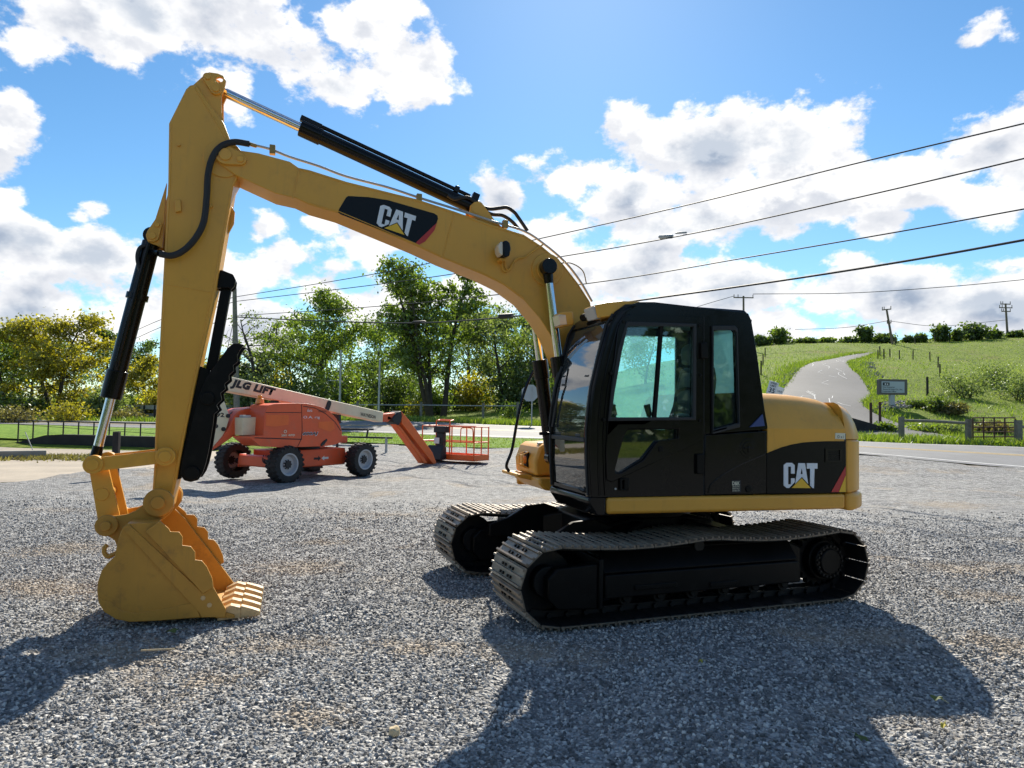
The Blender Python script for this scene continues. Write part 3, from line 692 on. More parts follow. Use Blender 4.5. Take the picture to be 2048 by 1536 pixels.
# the long hose over boom tip and stick
hose = spline([XF.px(u, v, .245) for u, v in [(499, 288), (468, 284), (442, 293), (425, 315), (416, 349), (413.5, 392), (408, 441), (394, 472), (371, 498), (345, 511), (319, 508)]], 6)
MB().tube(hose, .027, 10).build('hydraulic_hose', 'rubber', exc)
MB().tube(hose[:3] + [hose[0]], .001).v and MB().cyl(hose[0], XF.px(512, 292, .21), .017, 10).build('hose_fitting', 'dull_brass', exc)

# ---- hydraulic cylinders
def cylinder(p_foot, p_eye, barrel_len, rb, rr, hose_side=None, name='hydraulic_cylinder', head_len=.18, eye_m='black_paint'):
    p, e = Vector(p_foot), Vector(p_eye); d = (e - p).normalized(); L = (e - p).length
    b = MB().cyl(p + d * .05, p + d * barrel_len, rb, 24).cyl(p + d * (barrel_len - head_len), p + d * (barrel_len + .02), rb * 1.16, 24)
    b.cyl(p + Vector((0, .06, 0)), p - Vector((0, .06, 0)), rb * 1.0, 20)
    o = b.build(name, 'black_paint', exc, bevel=.006)
    MB().cyl(p + d * (barrel_len - .05), e - d * .03, rr, 24).build('rod', 'chrome', o)
    MB().cyl(e + Vector((0, .055, 0)), e - Vector((0, .055, 0)), rr * 1.45, 20).cyl(e - d * (.16 if eye_m == 'black_paint' else .08), e - d * .02, rr * 1.05, 18, r2=rr * 1.3).build('rod_eye', eye_m, o, bevel=.004)
    return o, p, d
o, p, d = cylinder(XF.px(952, 418, .03), XF.px(432, 177, .03), 1.77, .068, .042, eye_m=Y_)
u = Vector((0, 0, 1)); u = (u - d * u.dot(d)).normalized()
MB().tube([p + d * .1 + u * .095, p + d * 1.62 + u * .095, p + d * 1.70 + u * .06], .020, 8).build('feed_pipe', 'black_paint', o)
for k_, h_, s_ in ((1.72, .085, (.2, .06, .05)), (.25, .09, (.05, .09, .06)), (.05, .10, (.07, .09, .08))): MB().box(p + d * k_ + u * h_, s_, Matrix((d, Vector((0, 1, 0)), u)).transposed()).build('pipe_clamp', 'black_paint', o, bevel=.005)
MB().tube(spline([XF.px(u_, v_, .10) for u_, v_ in [(895, 391), (908, 398), (923, 395), (938, 396), (950, 404), (965, 414), (981, 418), (1000, 416), (1014, 415), (1028, 424), (1036, 434), (1055, 462)]], 5), .019, 8).build('hydraulic_hose', 'rubber', exc)
MB().tube(spline([XF.px(u_, v_, .0) for u_, v_ in [(948, 404), (960, 414), (981, 428), (1005, 431), (1024, 443), (1037, 458)]], 5), .019, 8).build('hydraulic_hose', 'rubber', exc)
# bucket cylinder
o, p, d = cylinder(XF.px(306, 473, .03), XF.px(187, 929, .03), 1.42, .072, .038, head_len=.22)
MB().tube([p + d * .08 + Vector((0, .085, 0)), p + d * .55 + Vector((0, .09, 0)), p + d * 1.10 + Vector((0, .09, 0)), p + d * 1.2 + Vector((0, .06, 0))], .018, 8).build('feed_pipe', 'black_paint', o)
MB().cyl(p + d * .52, p + d * .57, .088, 24).build('pipe_clamp', 'black_paint', o)
MB().tube(spline([XF.px(u_, v_, .1) for u_, v_ in [(303, 489), (282, 494), (275, 510), (277, 530), (284, 548)]], 5), .017, 8).build('hydraulic_hose', 'rubber', exc)
MB().cyl(*(XF.px(320, 506, .2), XF.px(300, 505, .06)), .03, 10).build('hose_fitting', 'black_paint', exc)
# boom cylinders on both sides of the boom
for y in (.30, -.24):
    eye = XF.px(1094, 535, .30); eye.y = y; foot = Vector((.80, y, 1.25)); foot.x = eye.x - .34 + .03
    cylinder((eye.x - .29, y, 1.28), eye, 1.02, .072, .042)
    if y > 0:
        MB().cyl((eye.x, y - .02, eye.z), (eye.x, y + .085, eye.z), .078, 28).build('pin_cap', 'black_paint', exc, bevel=.008)

# ---- bucket linkage
pa, pb = XF.px(187, 929, .27), XF.px(331, 913, .27)
for y in (.25, -.21):
    MB().prism([(pa.x - .02, pa.z + .055), (pb.x, pb.z + .055), (pb.x, pb.z - .055), (pa.x - .02, pa.z - .055)], y - .02, y + .02).build('link_arm', Y_, exc, bevel=.006)
    for q_, r_ in ((pa, .075), (pb, .078)): MB().cyl((q_.x, y - .03, q_.z), (q_.x, y + .045, q_.z), r_, 28).cyl((q_.x, y, q_.z), (q_.x, y + .06, q_.z), r_ * .62, 24).build('link_pin', Y_, exc, bevel=.006)
pc = XF.px(213.5, 1051, .22)
for y in (.15, -.13):
    ax = Vector((pa.x - pc.x, 0, pa.z - pc.z)).normalized(); sd_ = Vector((ax.z, 0, -ax.x)) * .085
    A, B = Vector((pa.x, 0, pa.z)), Vector((pc.x, 0, pc.z))
    pts = [A + sd_ * .7, A - sd_ * .9, B - sd_ * 1.15, B + sd_ * .8]
    MB().prism([xz(p_) for p_ in pts], y, y + .03).build('power_link', Y_, exc, bevel=.005)
MB().cyl((pa.x, .22, pa.z), (pa.x, -.20, pa.z), .040, 20).build('link_pin', Y_, exc)
m_ = (Vector((pa.x, 0, pa.z)) + Vector((pc.x, 0, pc.z))) / 2
MB().cyl((m_.x, -.12, m_.z), (m_.x, .19, m_.z), .052, 20).build('cross_tube', Y_, exc, bevel=.004)

# ---- bucket
KN, KF = .50, -.40
bucket = empty('bucket', parent=exc)
side = c3([(380, 757), (350, 790), (330, 830), (310, 900), (288, 1000), (240, 1045), (195, 1100), (168, 1180), (160, 1250), (172, 1330), (215, 1405), (300, 1458), (400, 1478), (600, 1470), (920, 1445), (1100, 1440), (1105, 1385), (1010, 1255), (900, 1110), (780, 960), (690, 840), (600, 752)])
sp = XF.xz(side, KN)
for y0, y1 in ((KN, KN - .03), (KF, KF + .03)): MB().prism(sp, y0, y1).build('side_plate', 'bucket_yellow', bucket, bevel=.008)
arc = XF.xz(c3([(600, 752), (380, 757), (350, 790), (330, 830), (310, 900), (288, 1000), (240, 1045), (195, 1100), (168, 1180), (160, 1250), (172, 1330), (215, 1405), (300, 1458), (400, 1478), (600, 1474), (920, 1449), (1160, 1444)]), KN)
cen = Vector((sum(a for a, b in sp) / len(sp), sum(b for a, b in sp) / len(sp)))
inner = [(a + (cen.x - a) * .045, b + (cen.y - b) * .045) for a, b in arc]
shell = MB().prism(arc + inner[::-1], KN - .028, KF + .028).build('shell', 'bucket_yellow', bucket, bevel=.004)
# wear plates and ribs on the near side
rib = XF.xz(c3([(345, 785), (395, 760), (940, 1265), (1010, 1215), (1105, 1385), (1100, 1437), (925, 1440), (905, 1400)]), KN)
MB().prism(rib, KN - .002, KN + .014).build('wear_plate', 'bucket_yellow', bucket, bevel=.004)
MB().prism(XF.xz(c3([(168, 1300), (260, 1330), (340, 1390), (440, 1412), (700, 1370), (880, 1330), (915, 1440), (600, 1466), (400, 1474), (300, 1454), (215, 1402), (175, 1335)]), KN), KN - .002, KN + .010).build('wear_plate', 'bucket_yellow', bucket, bevel=.004)
cut = c3([(520, 808), (625, 735), (690, 790), (700, 812), (765, 815), (790, 850), (788, 912), (850, 920), (880, 960), (882, 1018), (930, 1024), (965, 1065), (1005, 1150), (1015, 1213), (940, 1265)])
cp = XF.xz(cut, KN)
for y in (KN + .012, KF - .03): MB().prism(cp, y, y + .02).build('side_cutter', 'bucket_yellow', bucket, bevel=.004)
fx = XF.px(455, 1215, KN)
for pts in ((938, 1298), (985, 1350)):
    q = XF.px(*c3([pts])[0], KN); MB().cyl((q.x, KN, q.z), (q.x, KN + .02, q.z), .020, 6).build('bolt', 'tooth_metal', bucket)
# hinge plates
ear = c3([(520, 760), (640, 735), (690, 690), (722, 640), (722, 570), (690, 525), (630, 505), (570, 520), (535, 560), (500, 620), (440, 665), (380, 690), (300, 702), (235, 705), (180, 735), (163, 780), (185, 825), (235, 845), (290, 880), (310, 930), (420, 800)])
for y in (.235, -.215): MB().prism(XF.xz(ear, .27), y, y + .04).build('hinge_plate', 'bucket_yellow', bucket, bevel=.006)
for (u_, v_), r_ in (((317, 1005), .115), ((213.5, 1051), .085)):
    q = XF.px(u_, v_, .29); MB().cyl((q.x, .27, q.z), (q.x, .31, q.z), r_, 32).cyl((q.x, .27, q.z), (q.x, .335, q.z), r_ * .46, 24).build('hinge_pin', 'bucket_yellow', bucket, bevel=.006)
    MB().cyl((q.x, -.21, q.z), (q.x, -.25, q.z), r_, 28).build('hinge_pin', 'bucket_yellow', bucket, bevel=.006)
    MB().cyl((q.x, .25, q.z), (q.x, -.2, q.z), r_ * .45, 20).build('hinge_pin', 'bucket_yellow', bucket)
hk = spline([XF.px(u_, v_, .42) for u_, v_ in [(242, 1103), (226, 1109), (216, 1113), (209, 1106), (209, 1096), (214, 1090)]], 5)
MB().tube(hk, .018, 8).build('lifting_hook', 'bucket_yellow', bucket)
MB().bx(sp[14][0] - .01, sp[15][0] + .02, KN - .03, KF + .03, .03, .07)
lip = [XF.px(*c3([p_])[0], KN) for p_ in [(1085, 1402), (1165, 1424), (1168, 1446), (1020, 1450)]]
MB().prism([xz(p_) for p_ in lip], KN - .0, KF + .0).build('cutting_edge', 'bucket_yellow', bucket, bevel=.004)
# five teeth
t0 = XF.px(*c3([(1060, 1390)])[0], KN); t1 = XF.px(*c3([(1352, 1425)])[0], KN)
Lx = t1.x - t0.x
ad = [(0.02, .085), (Lx * .25, .125), (Lx * .5, .105), (Lx * .52, .02), (.02, .005)]
tp = [(Lx * .50, .115), (Lx * .80, .085), (Lx, .060), (Lx * 1.0, .025), (Lx * .5, .012)]
am = MB().prism([(t0.x + a, b) for a, b in ad], -.045, .045).mesh('adapter'); tm = MB().prism([(t0.x + a, b) for a, b in tp], -.038, .038).mesh('tooth')
for i in range(5):
    y = KN - .06 + (KF - KN + .12) * i / 4
    for nm, me in (('tooth_adapter', am), ('tooth', tm)):
        o = place(nm, me, 'tooth_metal', bucket, bevel=.008); o.location = (0, y, .0)

# ---- thumb
thumb = empty('thumb', parent=exc)
tb = cT([(630, 568), (600, 560), (555, 560), (520, 590), (480, 645), (430, 715), (385, 775), (330, 900), (290, 1060), (250, 1200), (215, 1330), (205, 1430), (230, 1470), (275, 1482), (325, 1468), (352, 1425), (372, 1370), (395, 1270), (425, 1085), (430, 1030), (462, 1002), (445, 970), (482, 935), (472, 890), (507, 862), (498, 830), (532, 802), (528, 770), (562, 742), (556, 705), (590, 680), (584, 640), (600, 605)])
for y in (.17, -.13): MB().prism(XF.xz(tb, .15), y - .03, y + .01).build('thumb_plate', 'black_frame', thumb, bevel=.006)
mid = XF.xz(cT([(385, 790), (430, 720), (460, 760), (420, 900), (370, 1180), (330, 1400), (260, 1440), (225, 1400), (260, 1210), (330, 910)]), .15)
MB().prism(mid, .15, -.13).build('thumb_web', 'black_frame', thumb, bevel=.005)
for cx, cy, r_ in ((385, 925, .055), (280, 1425, .06)):
    q = XF.px(*cT([(cx, cy)])[0], .19); MB().cyl((q.x, .17, q.z), (q.x, .215, q.z), r_, 24).build('thumb_pin', 'black_frame', thumb, bevel=.005)
MB().prism(XF.xz(cT([(335, 708), (375, 725), (400, 740), (330, 1000), (270, 1230), (210, 1460), (178, 1468), (170, 1450)]), .12), .13, -.09).build('mount_base', 'black_frame', thumb, bevel=.005)
MB().prism(XF.xz(cT([(440, 185), (450, 70), (480, 66), (520, 82), (555, 95), (572, 130), (565, 172), (545, 192), (520, 185)]), .12), .12, .06).prism(XF.xz(cT([(440, 185), (450, 70), (480, 66), (520, 82), (555, 95), (572, 130), (565, 172), (545, 192), (520, 185)]), .12), -.02, -.08).build('link_bracket', 'black_frame', thumb, bevel=.006)
a, b = XF.px(*cT([(522, 135)])[0], .02), XF.px(*cT([(410, 740)])[0], .02)
MB().bar(a, b, .10, .085).cyl(a + Vector((0, .09, 0)), a - Vector((0, .09, 0)), .05, 20).build('brace_link', 'black_frame', thumb, bevel=.008)

# ---- undercarriage
def track(y0, ):
    t = empty('track', parent=exc); t.rotation_euler = (0, 0, R(TRK))
    XI, XS, RO = 1.475, -1.524, .350
    rp = RO - .046; zc = RO
    path = []
    n = 14
    for i in range(n + 1):                         # front idler, bottom to top
        a_ = -math.pi / 2 + math.pi * i / n; path.append((XI + rp * math.cos(a_), zc + rp * math.sin(a_)))
    K_ = 24
    for i in range(1, K_):                         # upper run sags between idler, carrier roller and sprocket
        f = i / K_; x = XI + (XS - XI) * f; s_ = math.sin(math.pi * min(f / .5, 1)) if f < .5 else math.sin(math.pi * (f - .5) / .5)
        path.append((x, zc + rp - .045 * abs(s_)))
    for i in range(n + 1):
        a_ = math.pi / 2 + math.pi * i / n; path.append((XS + rp * math.cos(a_), zc + rp * math.sin(a_)))
    path.append(path[0])
    seg = [0]
    for p_, q_ in zip(path, path[1:]): seg.append(seg[-1] + math.hypot(q_[0] - p_[0], q_[1] - p_[1]))
    N = 46; W = .70; pitch = seg[-1] / N
    if 'shoe' not in _tm:
        mb = MB().bx(-pitch * .49, pitch * .47, -W / 2, W / 2, .012, .024)
        for gx in (-.43, -.02, .36):
            mb.prism([(gx * pitch - .013, .02), (gx * pitch - .008, .043), (gx * pitch + .008, .043), (gx * pitch + .013, .02)], -W / 2, W / 2)
        _tm['shoe'] = mb.mesh('track_shoe', smooth=False)
        bl = MB()
        for bx0 in (-.28, .2):
            for by0 in (-.10, -.05, .05, .10): bl.cyl((bx0 * pitch, by0, .02), (bx0 * pitch, by0, .038), .012, 6)
        _tm['bolts'] = bl.mesh('shoe_bolts', smooth=False)
        lk = MB()
        for s_ in (-1, 1): lk.bx(-pitch * .55, pitch * .55, s_ * .075 - .016, s_ * .075 + .016, -.048, .012).cyl((pitch * .5, s_ * .12, -.016), (pitch * .5, s_ * .05, -.016), .022, 10)
        lk.bx(-pitch * .49, pitch * .47, -W / 2 + .004, W / 2 - .004, .005, .0118)
        for bx0 in (-.24, .17):
            for by0 in (-.115, -.055, .055, .115): lk.cyl((bx0 * pitch, by0, .010), (bx0 * pitch, by0, .040), .014, 6)
        _tm['link'] = lk.mesh('chain_link', smooth=False)
    for i in range(N):
        s_ = (i + .3) * pitch % seg[-1]; k = 0
        while k < len(seg) - 2 and s_ > seg[k + 1]: k += 1
        f = (s_ - seg[k]) / (seg[k + 1] - seg[k]); p_, q_ = path[k], path[k + 1]
        x, z = p_[0] + (q_[0] - p_[0]) * f, p_[1] + (q_[1] - p_[1]) * f
        # tangent over one pitch keeps neighbouring shoes edge to edge
        def pos(s2):
            s2 %= seg[-1]; k2 = 0
            while k2 < len(seg) - 2 and s2 > seg[k2 + 1]: k2 += 1
            f2 = (s2 - seg[k2]) / (seg[k2 + 1] - seg[k2]); return (path[k2][0] + (path[k2 + 1][0] - path[k2][0]) * f2, path[k2][1] + (path[k2 + 1][1] - path[k2][1]) * f2)
        pa_, pb_ = pos(s_ - pitch / 2), pos(s_ + pitch / 2); d_ = Vector((pb_[0] - pa_[0], 0, pb_[1] - pa_[1])).normalized()
        x, z = (pa_[0] + pb_[0]) / 2, (pa_[1] + pb_[1]) / 2
        nrm = Vector((d_.z, 0, -d_.x))
        M = Matrix((d_, nrm.cross(d_), nrm)).transposed().to_4x4(); M.translation = (x, y0, z)
        for nm, m in (('shoe', 'shoe_steel'), ('bolts', 'grime_steel'), ('link', 'grime_steel')):
            if nm == 'bolts':
                continue
            o = place({'shoe': 'track_shoe', 'link': 'chain_link'}[nm], _tm[nm], m, t); o.matrix_local = M @ Matrix.Translation((0, 0, 0))
    # frame, rollers, idler, sprocket
    so_ = .0
    fr_ = MB()
    prof = [(1.02, .17), (1.02, .56), (.9, .59), (-1.0, .59), (-1.22, .50), (-1.22, .17)]
    fr_.prism(prof, y0 - .13, y0 + .13)
    fr_.build('track_frame', 'black_frame', t, bevel=.02)
    MB().prism([(1.0, .20), (1.0, .40), (-1.05, .40), (-1.08, .37), (-1.08, .20)], y0 + .13, y0 + .27).build('side_guard', 'black_frame', t, bevel=.012)
    MB().loft([[(x, y0 + .13, .57), (x, y0 + .25, .42), (x, y0 + .25, .405), (x, y0 + .13, .405)] for x in (1.0, -1.06)]).build('mud_shelf', 'black_frame', t, bevel=.008)
    MB().prism([(1.02, .12), (1.02, .54), (1.06, .54), (1.06, .12)], y0 - .26, y0 + .28).build('end_plate', 'black_frame', t, bevel=.01)
    for s_ in (1, -1): MB().prism([(1.06, .12), (1.06, .50), (1.44, .48), (1.52, .40), (1.52, .24), (1.42, .14)], y0 + s_ * .16, y0 + s_ * .26).build('idler_guard', 'black_frame', t, bevel=.015)
    MB().bx(.30, .72, y0 + .268, y0 + .285, .26, .30).bx(-.35, -.05, y0 + .268, y0 + .285, .23, .27).build('step_plate', 'black_frame', t, bevel=.005)
    MB().cyl((XI, y0 - .06, zc), (XI, y0 + .06, zc), rp - .045, 36).cyl((XI, y0 - .14, zc), (XI, y0 + .16, zc), .13, 24).build('idler', 'grime_steel', t, bevel=.01)
    sp_ = [((rp - (.03 if k % 2 else .075)) * math.cos(2 * math.pi * k / 42), (rp - (.03 if k % 2 else .075)) * math.sin(2 * math.pi * k / 42)) for k in range(42)]
    MB().prism([(XS + a_, zc + b_) for a_, b_ in sp_], y0 - .03, y0 + .03).build('sprocket', 'grime_steel', t, bevel=.004)
    MB().cyl((XS, y0 - .2, zc), (XS, y0 + .12, zc), .20, 32).cyl((XS, y0 + .12, zc), (XS, y0 + .18, zc), .17, 32).cyl((XS, y0 + .17, zc), (XS, y0 + .20, zc), .125, 32).build('drive_motor', 'black_frame', t, bevel=.01)
    mb = MB()
    for k in range(20):
        a_ = 2 * math.pi * k / 20; mb.cyl((XS + .148 * math.cos(a_), y0 + .18, zc + .148 * math.sin(a_)), (XS + .148 * math.cos(a_), y0 + .196, zc + .148 * math.sin(a_)), .012, 6)
    mb.build('hub_bolts', 'grime_steel', t)
    for k in range(7):
        x = 1.06 - k * .345; MB().cyl((x, y0 - .12, .155), (x, y0 + .12, .155), .065, 18).cyl((x, y0 - .14, .155), (x, y0 + .14, .155), .035, 14).build('track_roller', 'grime_steel', t, bevel=.005)
    MB().cyl((-.02, y0 - .12, .575), (-.02, y0 + .16, .575), .055, 20).box((-.02, y0, .53), (.10, .18, .06)).build('carrier_roller', 'grime_steel', t, bevel=.005)
    return t
_tm = {}
track(.995); track(-.995)
# car body
cb = empty('car_body', parent=exc); cb.rotation_euler = (0, 0, R(TRK))
MB().prism([(.62, .38), (.62, .70), (.35, .76), (-.35, .76), (-.62, .70), (-.62, .38)], -.56, .56).build('centre_box', 'black_frame', cb, bevel=.03)
for sx in (1, -1):
    for sy in (1, -1):
        a, b = Vector((sx * .35, sy * .45, .58)), Vector((sx * .95, sy * .88, .42))
        rings = []
        for P_, w, h in ((a, .42, .30), ((a + b) / 2 + Vector((0, 0, .02)), .34, .26), (b, .34, .22)):
            dx = Vector((b.y - a.y, -(b.x - a.x), 0)).normalized() * w / 2; rings.append([P_ + dx + Vector((0, 0, h / 2)), P_ - dx + Vector((0, 0, h / 2)), P_ - dx - Vector((0, 0, h / 2)), P_ + dx - Vector((0, 0, h / 2))])
        MB().loft(rings).build('frame_leg', 'black_frame', cb, bevel=.02)
MB().cyl((0, 0, .74), (0, 0, .89), .52, 48).cyl((0, 0, .74), (0, 0, .80), .60, 48).build('slew_ring', 'black_frame', exc, bevel=.01)
for s_ in (1, -1): MB().prism([(.45, .42), (.55, .68), (.75, .76), (.98, .74), (1.2, .62), (1.4, .56), (1.4, .44)], s_ * .58 - .03, s_ * .58 + .03).build('leg_fillet', 'black_frame', cb, bevel=.01)

# ---- upper structure
US = 1.25
platform = MB().bx(-1.60, .70, -US + .02, US - .03, .90, 1.035).build('platform', 'black_frame', exc, bevel=.01)
sk = XF.xz([(1213, 995), (1690, 987), (1690, 1018), (1213, 1029)], US)
def skirt(y0, y1, xr=None):
    return MB().prism([(sk[0][0], sk[0][1]), (sk[1][0], sk[1][1]), (sk[2][0], sk[2][1]), (sk[3][0], sk[3][1])], y0, y1)
skirt(US - .06, US + .012).build('side_skirt', Y_, exc, bevel=.03, seg=3)
skirt(-US + .06, -US - .012).build('side_skirt', Y_, exc, bevel=.03, seg=3)
fz = [(sk[0][0], 1.04), (1.05, 1.045), (1.06, 1.0), (.98, .885), (sk[0][0], .885)]
MB().prism(fz, US + .004, .32).build('front_sill', 'black_paint', exc, bevel=.015)
# counterweight: plan outline, three tiers
def cw_plan(k, rear):
    pts = []
    for s_ in range(0, 21):
        f = s_ / 20; a_ = -1 + 2 * f
        y = US * a_; x = -(rear - .13 * abs(a_) ** 2 - .22 * max(0, (abs(a_) - .80) / .20) ** 2.2)
        pts.append((x + k, y * (1 - .0 * k)))
    return [(-1.635, -US)] + pts + [(-1.635, US)]
cw = empty('counterweight', parent=exc)
MB().prism(cw_plan(-.012, 2.085), .862, 1.035, axis='z').build('lower_tier', Y_, cw, bevel=.05, seg=4)
MB().prism(cw_plan(.0, 2.065), 1.036, 1.545, axis='z').build('middle_tier', Y_, cw, bevel=.02, seg=2)
rings = []
for z, ins in ((1.549, .0), (1.62, .012), (1.70, .035), (1.78, .070), (1.845, .115), (1.885, .18), (1.905, .28)):
    base = cw_plan(0, 2.065); rings.append([(min(x + ins, -1.63), y * (1 - ins * .55 / US), z) for x, y in base])
MB().loft(rings).build('upper_tier', Y_, cw, angle=50)
# hood over the engine
def hood_ring(x, zt):
    half = [(US, 1.05), (US + .004, 1.645), (US - .065, 1.765), (US - .115, zt - .125), (US - .17, zt - .065), (US - .25, zt - .022), (US - .36, zt - .002), (US - .5, zt + .005)]
    L = [(x, y, z) for y, z in half]; return L + [(x, -y, z) for y, z in reversed(half)]
MB().loft([hood_ring(-.735, 1.985), hood_ring(-.95, 1.985), hood_ring(-1.25, 1.975), hood_ring(-1.5, 1.95), hood_ring(-1.618, 1.915)]).build('engine_hood', Y_, exc, angle=22)
MB().prism([(-1.612, 1.05), (-1.6125, 1.60), (-1.630, 1.60), (-1.630, 1.05)], US - .03, US + .004).build('panel_gap', 'rubber', exc)
hp = MB().bx(-1.45, -.95, -.55, .55, 1.95, 1.995).build('hood_hatch', Y_, exc, bevel=.02)
# engine door panel with its logo
pan = c6([(268, 752), (330, 725), (420, 690), (520, 662), (640, 640), (760, 631), (880, 627), (1075, 626), (1075, 1152), (268, 1165)])
door2 = MB().prism(XF.xz(pan, US), US - .02, US + .010).build('engine_door', 'decal_black', exc, bevel=.004)
MB().prism(XF.xz(c6([(925, 1146), (1000, 1146), (1073, 970), (1073, 882)]), US), US + .009, US + .013).build('decal_stripe', 'decal_red', door2)
MB().prism(XF.xz(c6([(1004, 1146), (1073, 1146), (1073, 978)]), US), US + .009, US + .013).build('decal_stripe', 'decal_yellow', door2)
logo(None, [c6([(445, 848)])[0], c6([(790, 850)])[0], c6([(445, 1105)])[0]], US + .010, .005, door2)
MB().prism([XF.xz(c6([(862, 703), (1035, 700), (1035, 838), (862, 842)]), US), XF.xz(c6([(890, 718), (1010, 716), (1010, 822), (890, 826)]), US)], US + .009, US + .018).build('vent_frame', 'black_paint', door2)
for k in range(4):
    zz = XF.xz(c6([(890, 735 + k * 24), (1010, 733 + k * 24), (1010, 742 + k * 24), (890, 744 + k * 24)]), US); MB().prism(zz, US + .009, US + .014).build('vent_slat', 'black_frame', door2)
MB().prism(XF.xz(c6([(970, 542), (1072, 545), (1072, 608), (970, 602)]), US), US + .003, US + .008).build('warning_label', 'sticker', exc)
put_text('lettering', 'O x i', 'print_dark', exc, XF.px(*c6([(1022, 580)])[0], US), (-1, 0, 0), (0, 0, 1), (0, 1, 0), .075, .03, lift=.010)
# panel behind the cab
bp_ = XF.xz([(1409, 870), (1533, 862), (1532.5, 987), (1409, 990)], US)
pnl = MB().prism(bp_, US - .04, US + .006).build('service_door', 'black_paint', exc, bevel=.006)
MB().tube(spline([XF.px(u_, v_, US + .006) for u_, v_ in [(1416, 986), (1421, 970), (1440, 953), (1480, 930), (1531, 908)]], 6), .006, 6).build('crease', 'black_paint', pnl)
q = XF.px(1495, 896, US); MB().cyl((q.x, US, q.z), (q.x, US + .010, q.z), .088, 32).cyl((q.x, US, q.z), (q.x, US + .016, q.z), .060, 28).bar((q.x - .05, US + .02, q.z), (q.x + .05, US + .02, q.z), .012, .012).bar((q.x, US + .02, q.z - .04), (q.x, US + .02, q.z + .02), .012, .012).build('filler_cap', 'black_paint', pnl, bevel=.004)
q = XF.px(1496, 978, US); MB().cyl((q.x, US, q.z), (q.x, US + .016, q.z), .032, 20).build('door_lock', 'black_frame', pnl, bevel=.004)
MB().prism(XF.xz(c5([(1545, 1218), (1602, 1216), (1602, 1292), (1545, 1294)]), US), US + .004, US + .009).build('dealer_label', 'print_dark', pnl)
q = XF.px(*c5([(1573, 1237)])[0], US + .01); put_text('lettering', 'D&K', 'sticker', pnl, q, (-1, 0, 0), (0, 0, 1), (0, 1, 0), .080, .034, bold=.02)
for k, tx in enumerate(('SALES AND', 'RENTALS', '570-966-1074')):
    q = XF.px(*c5([(1573, 1256 + 14 * k)])[0], US + .01); put_text('lettering', tx, 'sticker', pnl, q, (-1, 0, 0), (0, 0, 1), (0, 1, 0), .074, .014)
MB().prism(XF.xz(c6([(95, 482), (225, 350), (246, 470)]), US), US - .02, US + .012).build('corner_trim', 'decal_blue', exc)
# right-hand side of the upper structure: tanks, step, toolbox with its lamp
MB().bx(-.73, .10, -US + .01, -.36, 1.04, 1.62).build('tank', 'black_paint', exc, bevel=.04)
MB().bx(.10, .42, -US + .01, -.40, 1.04, 1.50).build('tank', Y_, exc, bevel=.05)
tbx = [(.35, 1.06), (.90, 1.06), (.915, 1.22), (.86, 1.37), (.80, 1.41), (.35, 1.43)]
tool = MB().prism(tbx, -US + .02, -.52).build('toolbox', Y_, exc, bevel=.03, seg=3)
MB().prism([(.30, .905), (.84, .915), (.91, .98), (.93, 1.05), (.30, 1.05)], -US, -.36).build('toolbox_base', Y_, exc, bevel=.03)
MB().prism([(.90, 1.0), (1.08, 1.04), (1.08, 1.075), (.90, 1.06)], -US + .03, -.62).build('step', Y_, exc, bevel=.012)
MB().bx(.90, .93, -.86, -.74, 1.13, 1.31).build('lamp_recess', 'black_frame', tool, bevel=.01)
MB().cyl((.915, -.80, 1.22), (.96, -.80, 1.22), .05, 20, r2=.04).build('work_lamp', 'amber', tool, bevel=.006)
mb = MB()
for y in (-.86, -.74): mb.tube([(.91, y, 1.13), (.98, y, 1.16), (.98, y, 1.28), (.91, y, 1.31)], .007, 6)
for z in (1.17, 1.27): mb.tube([(.98, -.86, z), (.98, -.74, z)], .007, 6)
mb.build('lamp_guard', Y_, tool)
MB().bx(.78, .83, -.7, -.62, 1.40, 1.42).build('latch', 'galv', tool)
rl = spline([XF.px(u_, v_, -.95) for u_, v_ in [(1018, 943), (1013, 930), (1024, 899), (1033, 849), (1042.5, 805), (1055, 767), (1074, 733), (1100, 715)]], 5)
MB().tube(rl, .018, 8).build('grab_rail', 'black_paint', exc)

# ---- cab
cab = empty('cab', parent=exc)
CR = .33                                # right-hand wall of the cab (y); the left wall is at US
FZ = [(1.045, 1.045), (1.30, 1.065), (1.61, 1.069), (1.80, 1.055), (1.98, 1.033), (2.24, .972), (2.52, .894), (2.64, .82), (2.70, .72)]
def fa(z):
    for (z0, a0), (z1, a1) in zip(FZ, FZ[1:]):
        if z <= z1: return a0 + (a1 - a0) * (z - z0) / (z1 - z0)
    return FZ[-1][1]
front = [(a_ - .02, z_) for z_, a_ in FZ]
rear = XF.xz([(1493, 628), (1499, 642), (1511, 714), (1525, 817), (1532, 858)], 1.22)
outl = front + [(.60, 2.735), (.45, 2.745)] + [(rear[0][0] + .05, rear[0][1] + .01)] + rear + XF.xz([(1409, 868), (1409, 991), (1213, 995)], US)
hole_d = XF.xz([(1253, 650), (1386, 652), (1385, 836), (1218, 837), (1226, 780), (1240, 700)], US)
hole_r = XF.xz([(1424, 658), (1466, 658), (1471, 664), (1476, 848), (1424, 862)], US)
hole_l = XF.xz(c5([(880, 897), (1196, 890), (1190, 952), (1060, 970), (970, 1082), (835, 1166), (812, 1165), (802, 1148), (825, 1055), (860, 930)]), US)
MB().prism([outl, hole_d, hole_r, hole_l], US - .05, US).build('side_wall', 'black_paint', cab, bevel=.006)
def grow(L, k):
    c = Vector((sum(a for a, b in L) / len(L), sum(b for a, b in L) / len(L))); out = []
    for a_, b_ in L:
        v_ = Vector((a_, b_)) - c; v_ = v_ * (1 + k / max(v_.length, .01)); out.append((c.x + v_.x, c.y + v_.y))
    return out
